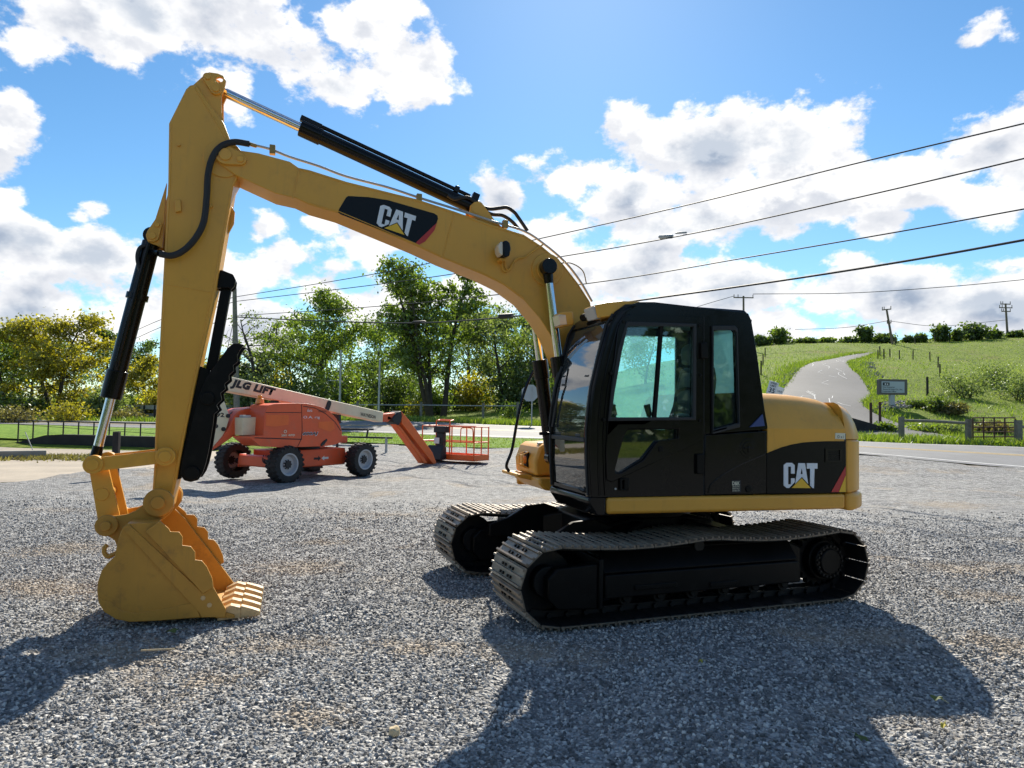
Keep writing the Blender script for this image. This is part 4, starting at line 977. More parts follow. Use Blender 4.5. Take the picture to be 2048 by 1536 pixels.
# door: proud plate with both openings, window rubber, glass
dl = XF.xz([(1243, 634), (1256, 630), (1402, 634), (1406, 880), (1222, 964), (1212, 960), (1211, 900), (1216, 820), (1226, 730), (1234, 660)], US)
door = MB().prism([dl, grow(hole_d, .015), grow(hole_l, .012)], US + .001, US + .018).build('door', 'black_paint', cab, bevel=.008)
for h_ in (hole_d, hole_r):
    MB().prism([grow(h_, .03), grow(h_, -.012)], US - .01, US + .026).build('window_seal', 'rubber', cab, bevel=.006)
for h_ in (hole_d, hole_r): MB().prism(grow(h_, .01), US - .032, US - .024).build('window_pane', 'glass_tint', cab)
MB().prism(grow(hole_l, .01), US - .032, US - .024).build('window_pane', 'glass_low', cab)
a, b = XF.px(1322, 652, US - .01), XF.px(1308, 836, US - .01)
MB().bar(a, b, .03, .035, up=(0, 1, 0)).build('sliding_window_bar', 'black_frame', cab)
# grooves, hinges, handle
MB().tube([XF.px(1407.5, 634, US), XF.px(1407.5, 990, US)], .005, 6).build('door_gap', 'rubber', cab)
MB().prism(XF.xz(c5([(1315, 1050), (1362, 1046), (1362, 1178), (1315, 1176)]), US), US, US + .03).build('hinge', 'black_frame', cab, bevel=.006)
MB().prism(XF.xz(c5([(1335, 338), (1375, 336), (1382, 440), (1335, 442)]), US), US + .01, US + .045).build('hinge', 'black_frame', cab, bevel=.01)
hd = MB().prism([XF.xz(c5([(825, 1205), (882, 1203), (882, 1280), (825, 1282)]), US), XF.xz(c5([(838, 1215), (852, 1215), (852, 1272), (838, 1272)]), US)], US, US + .028).build('door_handle', 'black_frame', cab, bevel=.006)
q = XF.px(*c5([(802, 1272)])[0], US); MB().cyl((q.x, US, q.z), (q.x, US + .008, q.z), .009, 12).build('key_lock', 'galv', cab)
MB().prism(XF.xz(c5([(1068, 1003), (1098, 1000), (1100, 1030), (1072, 1036)]), US), US + .015, US + .028).build('latch', 'black_frame', cab, bevel=.004)
mb = MB()
for p_ in [(770, 535), (725, 830), (1335, 835), (1340, 545), (1335, 228), (850, 205)]:
    q = XF.px(*c5([p_])[0], US); mb.cyl((q.x, US + .01, q.z), (q.x, US + .026, q.z), .014, 10)
mb.build('bolt_heads', 'black_frame', cab)
# front pillars, sills, roof
def pillar(y0, y1, dep=.10):
    rr = []
    zs = [1.045, 1.2, 1.4, 1.61, 1.8, 1.98, 2.12, 2.24, 2.38, 2.52, 2.64, 2.70]
    for z in zs:
        a_ = fa(z); s_ = 1 if y1 > y0 else -1; e = .03
        rr.append([(a_ - dep, y0, z), (a_ - .002, y0, z), (a_ + .004, y0 + s_ * abs(y1 - y0) * .55, z), (a_ - .03, y1 - s_ * .006, z), (a_ - .07, y1 + s_ * .002, z), (a_ - dep, y1, z)])
    return MB().loft(rr).build('front_pillar', 'black_paint', cab, angle=28)
pillar(US - .085, US + .004); pillar(CR + .055, CR)
for s_, y in ((1, US - .03), (1, CR + .03)):
    MB().tube([(fa(z) + .006, y, z) for z in (1.06, 1.2, 1.4, 1.61, 1.8, 1.98, 2.12, 2.24, 2.38, 2.52, 2.62)], .010, 6).build('pillar_trim', 'rubber', cab)
for dx_ in (.09, .145): MB().tube([(fa(z) - dx_, US + .006, z) for z in (1.06, 1.2, 1.4, 1.61, 1.8, 1.98, 2.12, 2.24, 2.38, 2.52, 2.62)], .008, 6).build('pillar_trim', 'black_paint', cab)
MB().bx(.98, fa(1.08) - .005, CR + .05, US - .08, 1.05, 1.10).build('front_rail', 'black_paint', cab, bevel=.01)
MB().bx(1.03, fa(1.53) + .004, CR + .05, US - .08, 1.505, 1.545).build('screen_divider', 'rubber', cab, bevel=.008)
MB().prism([(fa(2.56) + .003, 2.56), (fa(2.64), 2.64), (.72, 2.71), (.60, 2.72), (.60, 2.62), (.80, 2.56)], CR + .01, US - .01).build('roof_header', 'black_paint', cab, bevel=.01)
MB().prism([(.66, 2.70), (.5, 2.735), (-.50, 2.735), (-.545, 2.70), (-.545, 2.67), (.66, 2.66)], CR + .005, US - .02).build('roof', 'black_paint', cab, bevel=.02, seg=3)
def screen(z0, z1, m):
    zs = [z0 + (z1 - z0) * k / 8 for k in range(9)]; rr = [[(fa(z) - .016, CR + .05, z), (fa(z) - .016, US - .08, z), (fa(z) - .022, US - .08, z), (fa(z) - .022, CR + .05, z)] for z in zs]
    return MB().loft(rr).build('windscreen_pane', m, cab, angle=40)
screen(1.10, 1.51, 'glass_low'); screen(1.54, 2.57, 'glass_front')
# right and rear walls
ro = [(a_ - .03, z_) for z_, a_ in FZ] + [(.5, 2.72), (-.52, 2.72), (-.60, 2.3), (-.68, 1.9), (-.70, 1.06)]
MB().prism([ro, [(.86, 1.50), (.82, 2.10), (.66, 2.54), (-.30, 2.56), (-.30, 1.50)]], CR, CR + .04).build('side_wall', 'black_paint', cab, bevel=.006)
MB().prism([(.87, 1.49), (.83, 2.10), (.67, 2.55), (-.31, 2.57), (-.31, 1.49)], CR + .016, CR + .022).build('window_pane', 'glass_dusty', cab)
rb = [(-.52, 2.70), (-.60, 2.3), (-.66, 1.98), (-.70, 1.06)]
MB().prism([(-.66, 1.98), (-.70, 1.06), (-.74, 1.06), (-.70, 1.98)], CR + .04, US - .05).build('rear_wall', 'black_paint', cab)
MB().prism([(-.51, 2.70), (-.545, 2.60), (-.585, 2.60), (-.55, 2.70)], CR + .04, US - .05).build('rear_header', 'black_paint', cab)
MB().prism([(-.548, 2.60), (-.66, 1.98), (-.666, 1.98), (-.554, 2.60)], CR + .04, US - .05).build('window_pane', 'glass_rear', cab)
MB().bx(-.66, .98, CR + .03, US - .04, 1.046, 1.08).build('floor', 'cab_liner', cab)
MB().bx(-.50, .60, CR + .04, US - .06, 2.63, 2.655).build('head_lining', 'cab_liner', cab)
# inside: seat, consoles, levers, grab rail
cy = (CR + US) / 2 + .02
seat = empty('seat', parent=cab)
MB().prism([(-.22, 1.42), (.28, 1.44), (.33, 1.50), (.30, 1.57), (-.20, 1.55)], cy - .25, cy + .25).build('cushion', 'seat_black', seat, bevel=.04, seg=3)
bkp = [(-.14, 1.52), (-.02, 1.56), (-.13, 1.85), (-.19, 2.12), (-.22, 2.22), (-.32, 2.22), (-.34, 2.1), (-.28, 1.55)]
MB().prism(bkp, cy - .24, cy + .24).build('backrest', 'seat_black', seat, bevel=.05, seg=3)
MB().prism([(-.12, 1.86), (-.18, 2.10), (-.215, 2.20), (-.30, 2.20), (-.26, 1.86)], cy - .20, cy + .262).build('seat_cover', 'seat_grey', seat, bevel=.04, seg=3)
MB().prism([(-.17, 2.24), (-.16, 2.40), (-.22, 2.46), (-.31, 2.44), (-.32, 2.25)], cy - .15, cy + .15).build('headrest', 'seat_grey', seat, bevel=.04, seg=3)
MB().bx(-.25, .25, cy - .2, cy + .2, 1.08, 1.44).build('seat_base', 'cab_liner', seat, bevel=.03)
put_text('lettering', 'CAT', 'print_dark', seat, (-.205, cy + .262, 2.05), (-1, 0, 0), (0, 0, 1), (0, 1, 0), .085, .06, lift=.006, bold=.02)
for y in (cy - .36, cy + .34):
    MB().prism([(-.15, 1.40), (.45, 1.42), (.50, 1.52), (.45, 1.62), (-.12, 1.60)], y - .06, y + .06).build('console', 'cab_liner', cab, bevel=.03)
    MB().tube([(.38, y, 1.58), (.42, y, 1.70), (.44, y, 1.76)], .014, 8).cyl((.43, y, 1.74), (.46, y, 1.84), .026, 12, r2=.030).build('control_lever', 'seat_black', cab)
for y in (cy - .1, cy + .12): MB().tube([(.72, y, 1.08), (.74, y, 1.45), (.70, y, 1.75)], .012, 8).cyl((.70, y, 1.73), (.68, y, 1.84), .024, 10).build('travel_lever', 'seat_black', cab)
MB().prism([(.80, 1.40), (.90, 1.42), (.88, 1.80), (.80, 1.84)], CR + .06, CR + .20).build('monitor', 'cab_liner', cab, bevel=.015)
MB().tube(spline([XF.px(u_, v_, US - .10) for u_, v_ in [(1351, 834), (1351, 796), (1355, 784), (1366, 778), (1385, 776)]], 5), .014, 8).build('grab_rail', 'rubber', cab)
MB().prism(XF.xz([(1344, 831), (1352, 826), (1373, 827), (1376, 833)], US - .12), US - .16, US - .08).build('armrest', 'siding', cab, bevel=.01)
MB().bx(.55, .66, CR + .023, CR + .026, 1.76, 1.86).build('warning_label', 'sticker', cab)
MB().bx(.56, .66, CR + .023, CR + .026, 1.55, 1.62).build('warning_label', 'sticker_orange', cab)
MB().bx(.38, .50, CR + .023, CR + .026, 1.56, 1.61).build('warning_label', 'sticker', cab)
MB().bx(-.30, -.27, CR + .05, US - .30, 1.10, 1.72).build('rear_shelf', 'cab_liner', cab)
# roof lamps and sun shield
vis = XF.xz([(1187, 611), (1209, 606), (1241, 603), (1275, 604), (1282, 610), (1279, 615), (1257, 619), (1242, 625), (1234, 634), (1207, 635), (1192, 637)], 1.18)
MB().prism(vis, .98, 1.22).build('lamp_shroud', Y_, cab, bevel=.02, seg=3)
MB().prism(XF.xz([(1185, 613), (1194, 611), (1203, 636), (1194, 638)], 1.20), 1.0, 1.205).build('work_lamp', 'lamp_grey', cab, bevel=.01)
vis2 = XF.xz([(1116, 628), (1120, 625), (1142, 624), (1145, 650), (1128, 654), (1120, 652)], .55)
MB().prism(vis2, .42, .60).build('lamp_shroud', Y_, cab, bevel=.015)
MB().prism(XF.xz([(1112.5, 631), (1116, 630), (1128, 631), (1131, 650), (1120, 651), (1117, 650)], .56), .45, .605).build('work_lamp', 'lamp_glass', cab, bevel=.01)
MB().tube([(.86, .62, 2.66), (.83, .80, 2.665), (.80, .98, 2.67)], .035, 12).build('lamp_bar', 'black_frame', cab)
MB().tube([(.85, .72, 2.675), (.83, .84, 2.68)], .037, 12).build('lamp_bar_sleeve', 'siding', cab)
# wiper and rails at the windscreen
zs_ = [1.62, 1.75, 1.9, 2.05, 2.2, 2.35, 2.5]
MB().tube([(fa(z) - .05, US - .15, z) for z in [1.52] + zs_], .016, 8).build('screen_rail', 'rubber', cab)
mb = MB()
for z, y, w in ((2.08, US - .16, .10), (1.56, US - .2, .12), (1.56, CR + .12, .14), (2.02, CR + .14, .12), (2.1, CR + .10, .1)):
    mb.bar((fa(z) - .03, y, z), (fa(z) - .03, y + (w if y < .8 else -w), z), .03, .025)
mb.build('screen_catch', 'rubber', cab, bevel=.005)
MB().tube([(fa(1.62) + .02, CR + .04, 1.62), (fa(1.8) + .03, CR + .08, 1.80), (fa(2.0) + .03, CR + .12, 2.02), (fa(2.2) + .02, CR + .13, 2.2)], .010, 6).bar((fa(1.65) + .015, CR + .10, 1.62), (fa(2.0) + .012, CR + .16, 2.0), .012, .02).build('wiper', 'rubber', cab)
MB().box((fa(1.95) - .06, CR - .02, 1.95), (.1, .06, .12)).tube([(1.0, CR - .02, 1.93), (1.0, CR - .05, 1.6)], .015, 6).tube([(1.05, CR - .03, 1.55), (1.16, CR - .04, 1.55)], .018, 6).build('mirror_mount', 'black_frame', cab, bevel=.008)
MB().tube([(.99, US - .02, 1.07), (1.06, US - .08, 1.09), (1.06, US - .18, 1.10)], .014, 6).build('grab_rail', 'black_frame', cab)
q = Vector((rear[0][0] - .01, US - .05, 2.66)); MB().cyl((q.x, q.y, q.z - .02), (q.x - .05, q.y, q.z - .02), .018, 10).build('roof_hook', 'black_frame', cab)
# ------------------------------------------------------------------ boom lift
LF_ = Frame((-5.44, 18.1, 0), 58.0)
lift = empty('boom_lift', LF_.o, R(58.0), 'red and cream boom lift on four big tyres parked behind the excavator', 'boom lift')
cA = lambda p: crop(400, 740, .19531, p)
cB = lambda p: crop(640, 760, .22461, p)
RW, WB, TW = .44, 1.26, .95
def wheel(x, y, steer=0.0):
    w = empty('wheel', (x, y, RW), R(steer), parent=lift)
    s_ = -1 if y < 0 else 1
    if 'tyre' not in _tm:
        prof = [(-.15, .26), (-.165, .33), (-.16, .40), (-.12, .43), (0, .436), (.12, .43), (.16, .40), (.165, .33), (.15, .26)]
        rings = []
        for k in range(36):
            a_ = 2 * math.pi * k / 36; rings.append([(r_ * math.cos(a_), yy, r_ * math.sin(a_)) for yy, r_ in prof])
        mb = MB().loft(rings + [rings[0]], closed=False, caps=False)
        for k in range(22):
            for sg in (-1, 1):
                a_ = 2 * math.pi * (k + (.5 if sg > 0 else 0)) / 22; c_, s2 = math.cos(a_), math.sin(a_)
                M = Matrix(((c_, 0, -s2), (0, 1, 0), (s2, 0, c_))).transposed()
                rad = Vector((c_, 0, s2)); tan = Vector((-s2, 0, c_))
                mb.bar(rad * .428 + Vector((0, sg * .02, 0)) + tan * .03, rad * .405 + Vector((0, sg * .172, 0)) - tan * .03, .055, .05, up=rad)
        _tm['tyre'] = mb.mesh('tyre')
        mb = MB(); rings = []
        for k in range(32):
            a_ = 2 * math.pi * k / 32; rings.append([(r_ * math.cos(a_), yy, r_ * math.sin(a_)) for yy, r_ in [(-.10, .02), (-.085, .10), (-.06, .12), (-.055, .20), (-.10, .225), (-.15, .235), (-.155, .265), (-.14, .275)]])
        mb.loft(rings + [rings[0]], closed=False, caps=False)
        _tm['rim'] = mb.mesh('rim')
        mb = MB().cyl((0, -.075, 0), (0, -.12, 0), .085, 20)
        for k in range(9):
            a_ = 2 * math.pi * k / 9; mb.box((.098 * math.cos(a_), -.085, .098 * math.sin(a_)), (.032, .03, .032))
        _tm['hub'] = mb.mesh('hub')
    for nm, m in (('tyre', 'tyre'), ('rim', 'rim_grey'), ('hub', 'print_dark')):
        o = place(nm, _tm[nm], m, w)
        if s_ > 0 and nm != 'tyre': o.rotation_euler = (0, 0, math.pi)
    return w
for x, y, st_ in ((-WB, -TW, 0), (WB, -TW, 0), (-WB, TW, 0), (WB, TW, 0)): wheel(x, y, st_)
chs = MB().prism([(-.95, .30), (1.0, .30), (1.05, .42), (1.0, .74), (-.95, .72)], -.62, .62).build('chassis', 'lift_red', lift, bevel=.03)
for x in (-WB, WB):
    MB().bx(x - .16, x + .16, -.55, .55, .34, .60).build('axle', 'lift_red', lift, bevel=.03)
    MB().cyl((x, -.8, .44), (x, .8, .44), .07, 16).build('drive_shaft', 'print_dark', lift)
    for s_ in (-1, 1): MB().prism([(x - .14, .30), (x + .14, .30), (x + .10, .62), (x - .10, .62)], s_ * .60 - .02, s_ * .60 + .02).build('knuckle', 'lift_red', lift, bevel=.015)
mb = MB()
for k in range(3): mb.tube(spline([(-WB - .1 + k * .07, -.3, .62), (-WB - .2, -.4 - k * .05, .5), (-WB - .17, -.52, .42)], 5), .014, 6)
mb.build('hoses', 'rubber', lift)
ar = [(0, 0), (.10, .07), (.10, .03), (.26, .03), (.26, -.03), (.10, -.03), (.10, -.07)]
MB().prism([(.15 - a_ * .9, .50 + b_ * .9) for a_, b_ in ar], -.624, -.62).build('arrow_mark', 'print_dark', chs)
MB().prism([(.17 + a_ * .9, .50 + b_ * .9) for a_, b_ in ar], -.624, -.62).build('arrow_mark', 'sign_white', chs)
MB().cyl((0, 0, .72), (0, 0, .86), .5, 32).build('turntable_ring', 'print_dark', lift)
# turntable hood on the near side, with counterweight
HN = -1.02
hp_ = LF_.xz(cA([(680, 400), (700, 362), (760, 347), (900, 342), (1000, 340), (1100, 345), (1180, 360), (1260, 385), (1330, 425), (1400, 500), (1440, 575), (1455, 640), (1452, 700), (1425, 745), (1380, 765), (1280, 780), (1050, 788), (800, 792), (620, 780), (520, 700), (515, 682), (650, 670), (665, 440)]), HN)
hd_ = MB().prism(hp_, HN, HN + .62).build('hood', 'lift_red', lift, bevel=.07, seg=4)
hp2 = [(-.25, .95), (1.1, .95), (1.2, 1.2), (1.0, 1.45), (.6, 1.55), (-.25, 1.55)]
MB().prism(hp2, -HN, -HN - .62).build('hood', 'lift_red', lift, bevel=.07, seg=4)
sm_ = MB().tube([LF_.px(*p_, HN) for p_ in cA([(1040, 352), (1046, 600), (1040, 700), (1000, 785)])], .009, 6).tube([LF_.px(*p_, HN) for p_ in cA([(672, 436), (1036, 436)])], .008, 6)
sm_.tube([LF_.px(*p_, HN) for p_ in cA([(1060, 372), (1180, 390), (1290, 450), (1380, 530), (1440, 620)])], .009, 6).tube([LF_.px(*p_, HN) for p_ in cA([(560, 695), (1040, 710)])], .012, 6); sm_.build('panel_seams', 'print_dark', hd_)
hd_.children[0]['kind'] = 'stuff'
def ltext(tx, zc_, w, h, m, y, **kw): return put_text('lettering', tx, m, hd_, LF_.px(*cA([zc_])[0], y), (1, 0, 0), (0, 0, 1), (0, -1, 0), w, h, lift=.012, **kw)
ltext('600AJ', (1128, 655), .50, .105, 'decal_white', HN - .003, bold=.045, shear=.25)
ltext('600AJ', (1128, 655), .475, .085, 'print_dark', HN - .006, bold=.02, shear=.25)
ltext('dura', (1120, 412), .16, .08, 'decal_white', HN)
ltext('WAYNESON', (1250, 425), .26, .05, 'print_dark', HN)
ltext('O.A. rig', (1140, 487), .52, .08, 'decal_white', HN)
ltext('O', (870, 630), .09, .08, 'sticker', HN, bold=.02)
ltext('2001 4WD', (900, 668), .40, .05, 'sticker', HN, bold=.02)
for pts in ([(680, 460), (910, 460), (905, 560), (760, 580), (675, 570)], [(1215, 530), (1365, 525), (1380, 600), (1330, 630), (1210, 590)]):
    MB().prism(LF_.xz(cA(pts), HN), HN - .003, HN).build('patch', 'lift_orange', hd_)
MB().prism(LF_.xz(cA([(1232, 765), (1255, 735), (1295, 705), (1300, 720), (1260, 772), (1240, 780)]), HN), HN - .02, HN).build('vent', 'print_dark', hd_)
tt = MB().bx(-1.1, 1.25, -.45, .45, .86, 1.05).build('turntable', 'lift_red', lift, bevel=.03)
# cream side box and red tail arm
MB().prism(LF_.xz(cA([(435, 490), (645, 478), (650, 660), (560, 665), (435, 668)]), -.72), -.72, -.30).build('side_box', 'lift_cream', lift, bevel=.02)
MB().prism(LF_.xz(cA([(440, 462), (525, 462), (525, 488), (440, 492)]), -.73), -.73, -.6).build('box_lid', 'galv', lift, bevel=.01)
arm = LF_.xz(cA([(350, 470), (400, 420), (470, 395), (680, 378), (668, 442), (570, 470), (450, 482), (430, 500), (428, 655), (370, 668), (345, 680), (215, 770), (95, 845), (180, 745), (225, 690), (300, 590)]), -.45)
MB().prism(arm, -.45, .1).build('tail_frame', 'lift_red', lift, bevel=.02)
MB().prism(LF_.xz(cA([(240, 308), (262, 360), (302, 482), (262, 610), (225, 690), (150, 770), (85, 848), (60, 900), (70, 700), (120, 500), (180, 380)]), -.40), -.42, -.05).build('upright', 'lift_cream', lift, bevel=.02)
mb = MB()
for p_ in [(285, 470), (238, 605), (160, 575)]:
    q = LF_.px(*cA([p_])[0], -.43); mb.cyl((q.x, -.46, q.z), (q.x, -.42, q.z), .045, 14)
mb.build('pivot_pins', 'print_dark', lift)
put_text('lettering', '592', 'print_dark', lift, LF_.px(*cA([(185, 460)])[0], -.42), (1, 0, 0), (0, 0, 1), (0, -1, 0), .3, .1, lift=.01, bold=.03)
mb = MB()
for k in range(4): mb.tube(spline([LF_.px(*p_, -.25 + .05 * k) for p_ in cA([(300, 470), (350, 430 - 6 * k), (450, 405), (560, 385), (620, 372), (720, 350)])], 4), .03, 6)
mb.build('hose_bundle', 'rubber', lift)
# main boom
BY = -.16
bm_ = LF_.xz(cA([(305, 65), (800, 182), (1880, 432), (1872, 536), (880, 328), (270, 214)]), BY)
mbm = MB().prism(bm_, BY, BY + .34).build('main_boom', 'lift_cream', lift, bevel=.015)
d_ = Vector((bm_[2][0] - bm_[0][0], 0, bm_[2][1] - bm_[0][1])).normalized(); up_ = Vector((-d_.z, 0, d_.x))
q = LF_.px(*cA([(550, 190)])[0], BY); put_text('lettering', 'JLG LIFT', 'print_dark', mbm, q, d_, up_, (0, -1, 0), (LF_.px(*cA([(785, 215)])[0], BY) - LF_.px(*cA([(322, 165)])[0], BY)).length, .24, lift=.006, bold=.07, shear=.25, spacing=1.12)
q = LF_.px(*cA([(1720, 467)])[0], BY); put_text('lettering', 'WAYNESON', 'print_dark', mbm, q, d_, up_, (0, -1, 0), .62, .10, lift=.006, bold=.02)
MB().prism(capsule(xz(LF_.px(*cA([(1320, 340)])[0], BY)), xz(LF_.px(*cA([(1302, 392)])[0], BY)), .07, .07), BY - .02, BY).build('boom_rest', 'print_dark', lift)
MB().prism(LF_.xz(cA([(780, 300), (803, 300), (800, 345), (775, 345)]), -.1), -.12, .1).build('boom_prop', 'print_dark', lift)
MB().prism(LF_.xz(cA([(1415, 455), (1440, 455), (1440, 545), (1415, 520)]), -.1), -.12, .1).build('boom_prop', 'print_dark', lift)
q = LF_.px(*cA([(612, 345)])[0], -.5); MB().cyl((q.x, -.5, q.z), (q.x, -.5, q.z + .12), .10, 16, r2=.085).cyl((q.x, -.5, q.z + .12), (q.x, -.5, q.z + .2), .05, 12).build('beacon', 'amber', lift, bevel=.01)
# telescoping end, knuckle, jib
MB().prism(LF_.xz(cB([(562, 305), (668, 290), (668, 350), (640, 340), (608, 372), (565, 372)]), BY + .04), BY + .04, BY + .30).build('boom_tip', 'lift_red', lift, bevel=.015)
MB().prism(LF_.xz(cB([(640, 345), (690, 290), (722, 275), (745, 300), (720, 380), (705, 405), (650, 375)]), BY), BY, BY + .36).build('knuckle_joint', 'print_dark', lift, bevel=.03)
MB().prism(LF_.xz(cB([(722, 275), (790, 350), (1000, 640), (1040, 740), (1010, 750), (730, 390)]), BY), BY, BY + .34).build('jib', 'lift_orange', lift, bevel=.015)
MB().prism(LF_.xz(cB([(680, 385), (725, 410), (970, 740), (940, 745), (880, 660)]), BY), BY + .05, BY + .30).build('jib', 'lift_orange', lift, bevel=.015)
MB().prism(LF_.xz(cB([(735, 430), (760, 440), (860, 570), (850, 580)]), BY), BY + .12, BY + .2).build('jib_cylinder', 'print_dark', lift)
# basket
bq = LF_.local(on_ground(*cB([(1370, 726)])[0], .10))
bx0, by0 = bq.x, bq.y
bk_ = empty('basket', (bx0, by0, .10), 0, parent=lift)
BL, BW = .90, 2.25                        # depth along the boom, width across it
MB().bx(0, BL, 0, BW, 0, .02).build('floor_plate', 'lift_orange', bk_)
for a_ in (((0, 0), (BL, .02)), ((0, BW - .02), (BL, BW)), ((0, 0), (.02, BW)), ((BL - .02, 0), (BL, BW))):
    MB().bx(a_[0][0], a_[1][0], a_[0][1], a_[1][1], .0, .20).build('toe_board', 'lift_orange', bk_)
for x, y in ((0.02, .02), (BL - .02, .02), (.02, BW - .02), (BL - .02, BW - .02), (.02, BW * .42), (BL - .02, BW * .42), (.02, BW * .72), (BL * .5, .02)):
    MB().cyl((x, y, .15), (x, y, 1.14), .022, 8).build('post', 'lift_orange', bk_)
for z in (.62, 1.14):
    for a_, b_ in (((.02, .02), (BL - .02, .02)), ((.02, BW - .02), (BL - .02, BW - .02)), ((.02, .02), (.02, BW - .02)), ((BL - .02, .02), (BL - .02, BW - .02))):
        MB().cyl((*a_, z), (*b_, z), .02, 8).build('rail', 'lift_orange', bk_)
MB().tube(spline([(.0, .05, .62), (.0, .06, 1.0), (.0, .14, 1.10), (.0, .5, 1.10), (.0, .56, 1.0), (.0, .56, .62)], 5), .018, 6).build('gate_loop', 'lift_orange', bk_)
mb = MB()
for y in (BW * .44, BW * .70): mb.tube([(-.04, y, .2), (-.04, y, 1.32), (.15, y, 1.36)], .022, 8)
mb.tube([(-.04, BW * .44, 1.33), (-.04, BW * .70, 1.33)], .022, 8); mb.tube([(.15, BW * .44, 1.36), (.15, BW * .70, 1.36)], .022, 8)
mb.build('console_frame', 'lift_orange', bk_)
MB().bx(-.2, .1, BW * .47, BW * .70, .92, 1.14).build('control_console', 'print_dark', bk_, bevel=.03)
MB().bx(-.16, .04, BW * .53, BW * .66, .45, .92).build('console_body', 'print_dark', bk_, bevel=.03)
MB().bx(-.215, -.20, BW * .58, BW * .68, .55, .75).build('data_plate', 'sign_white', bk_)
MB().prism([(-.35, .0), (-.02, .0), (-.02, .42), (-.16, .5), (-.3, .34)], BW * .50, BW * .80).build('rotator', 'print_dark', bk_, bevel=.03)
# ------------------------------------------------------------------ vegetation
def leaf_material(name, dark, mid, light, trans=.45):
    m = bpy.data.materials.new(name); m.use_nodes = True; t = NT(m.node_tree); t.n.clear()
    o = t.add('ShaderNodeOutputMaterial'); at_ = t.add('ShaderNodeAttribute', attribute_name='tone')
    c = t.ramp(at_.outputs['Fac'], [(.05, dark), (.5, mid), (.95, light)])
    df = t.add('ShaderNodeBsdfDiffuse'); t.l.new(c, df.inputs[0]); tr = t.add('ShaderNodeBsdfTranslucent')
    c2 = t.mix(1.0, c, (1.25, 1.35, .55), 'MULTIPLY'); t.l.new(c2, tr.inputs[0])
    gl = t.add('ShaderNodeBsdfGlossy'); gl.inputs['Roughness'].default_value = .45; gl.inputs[0].default_value = (.9, .95, .9, 1)
    mx = t.add('ShaderNodeMixShader'); mx.inputs[0].default_value = trans; t.l.new(df.outputs[0], mx.inputs[1]); t.l.new(tr.outputs[0], mx.inputs[2])
    m2 = t.add('ShaderNodeMixShader'); m2.inputs[0].default_value = .05; t.l.new(mx.outputs[0], m2.inputs[1]); t.l.new(gl.outputs[0], m2.inputs[2])
    t.l.new(m2.outputs[0], o.inputs[0]); MATS[name] = m
leaf_material('leaf_green', (.065, .098, .016), (.14, .20, .030), (.25, .31, .06), .56)
leaf_material('leaf_dark', (.045, .070, .017), (.09, .135, .027), (.165, .215, .048), .52)
leaf_material('leaf_yellow', (.15, .140, .018), (.32, .275, .030), (.50, .41, .05), .58)
leaf_material('leaf_grey', (.085, .12, .045), (.17, .215, .08), (.28, .32, .14), .5)
leaf_material('leaf_dry', (.09, .075, .03), (.18, .15, .06), (.28, .24, .10))
leaf_material('leaf_grass', (.09, .14, .016), (.19, .27, .03), (.33, .38, .08), .45)

def leaf_mesh(name, pts, size, rs, tone_base=.5, droop=0.0, aspect=1.6):
    """two-triangle leaves at the given points, each with its own tone"""
    n = len(pts); P = np.asarray(pts)
    a = rs.normal(size=(n, 3)); a[:, 2] -= droop; a /= np.linalg.norm(a, axis=1, keepdims=True)
    b = rs.normal(size=(n, 3)); b -= (b * a).sum(1, keepdims=True) * a; b /= np.linalg.norm(b, axis=1, keepdims=True)
    s = size * rs.uniform(.6, 1.35, (n, 1)); a = a * s * aspect / 2; b = b * s / 2
    V = np.stack([P - a, P + b, P + a, P - b], 1).reshape(-1, 3)
    me = bpy.data.meshes.new(name); me.vertices.add(4 * n); me.vertices.foreach_set('co', V.ravel())
    me.loops.add(4 * n); me.loops.foreach_set('vertex_index', np.arange(4 * n)); me.polygons.add(n)
    me.polygons.foreach_set('loop_start', np.arange(n) * 4); me.update(calc_edges=True)
    at_ = me.attributes.new('tone', 'FLOAT', 'FACE'); at_.data.foreach_set('value', np.clip(tone_base + rs.normal(0, .22, n), 0, 1).astype(np.float32))
    return me
def limb_path(rs, p, d, L, n=5, wob=.15, lift=.0):
    pts = [Vector(p)]; d = Vector(d).normalized()
    for i in range(n):
        d = (d + Vector((rs.normal(0, wob), rs.normal(0, wob), rs.normal(0, wob) + lift))).normalized(); pts.append(pts[-1] + d * (L / n))
    return pts
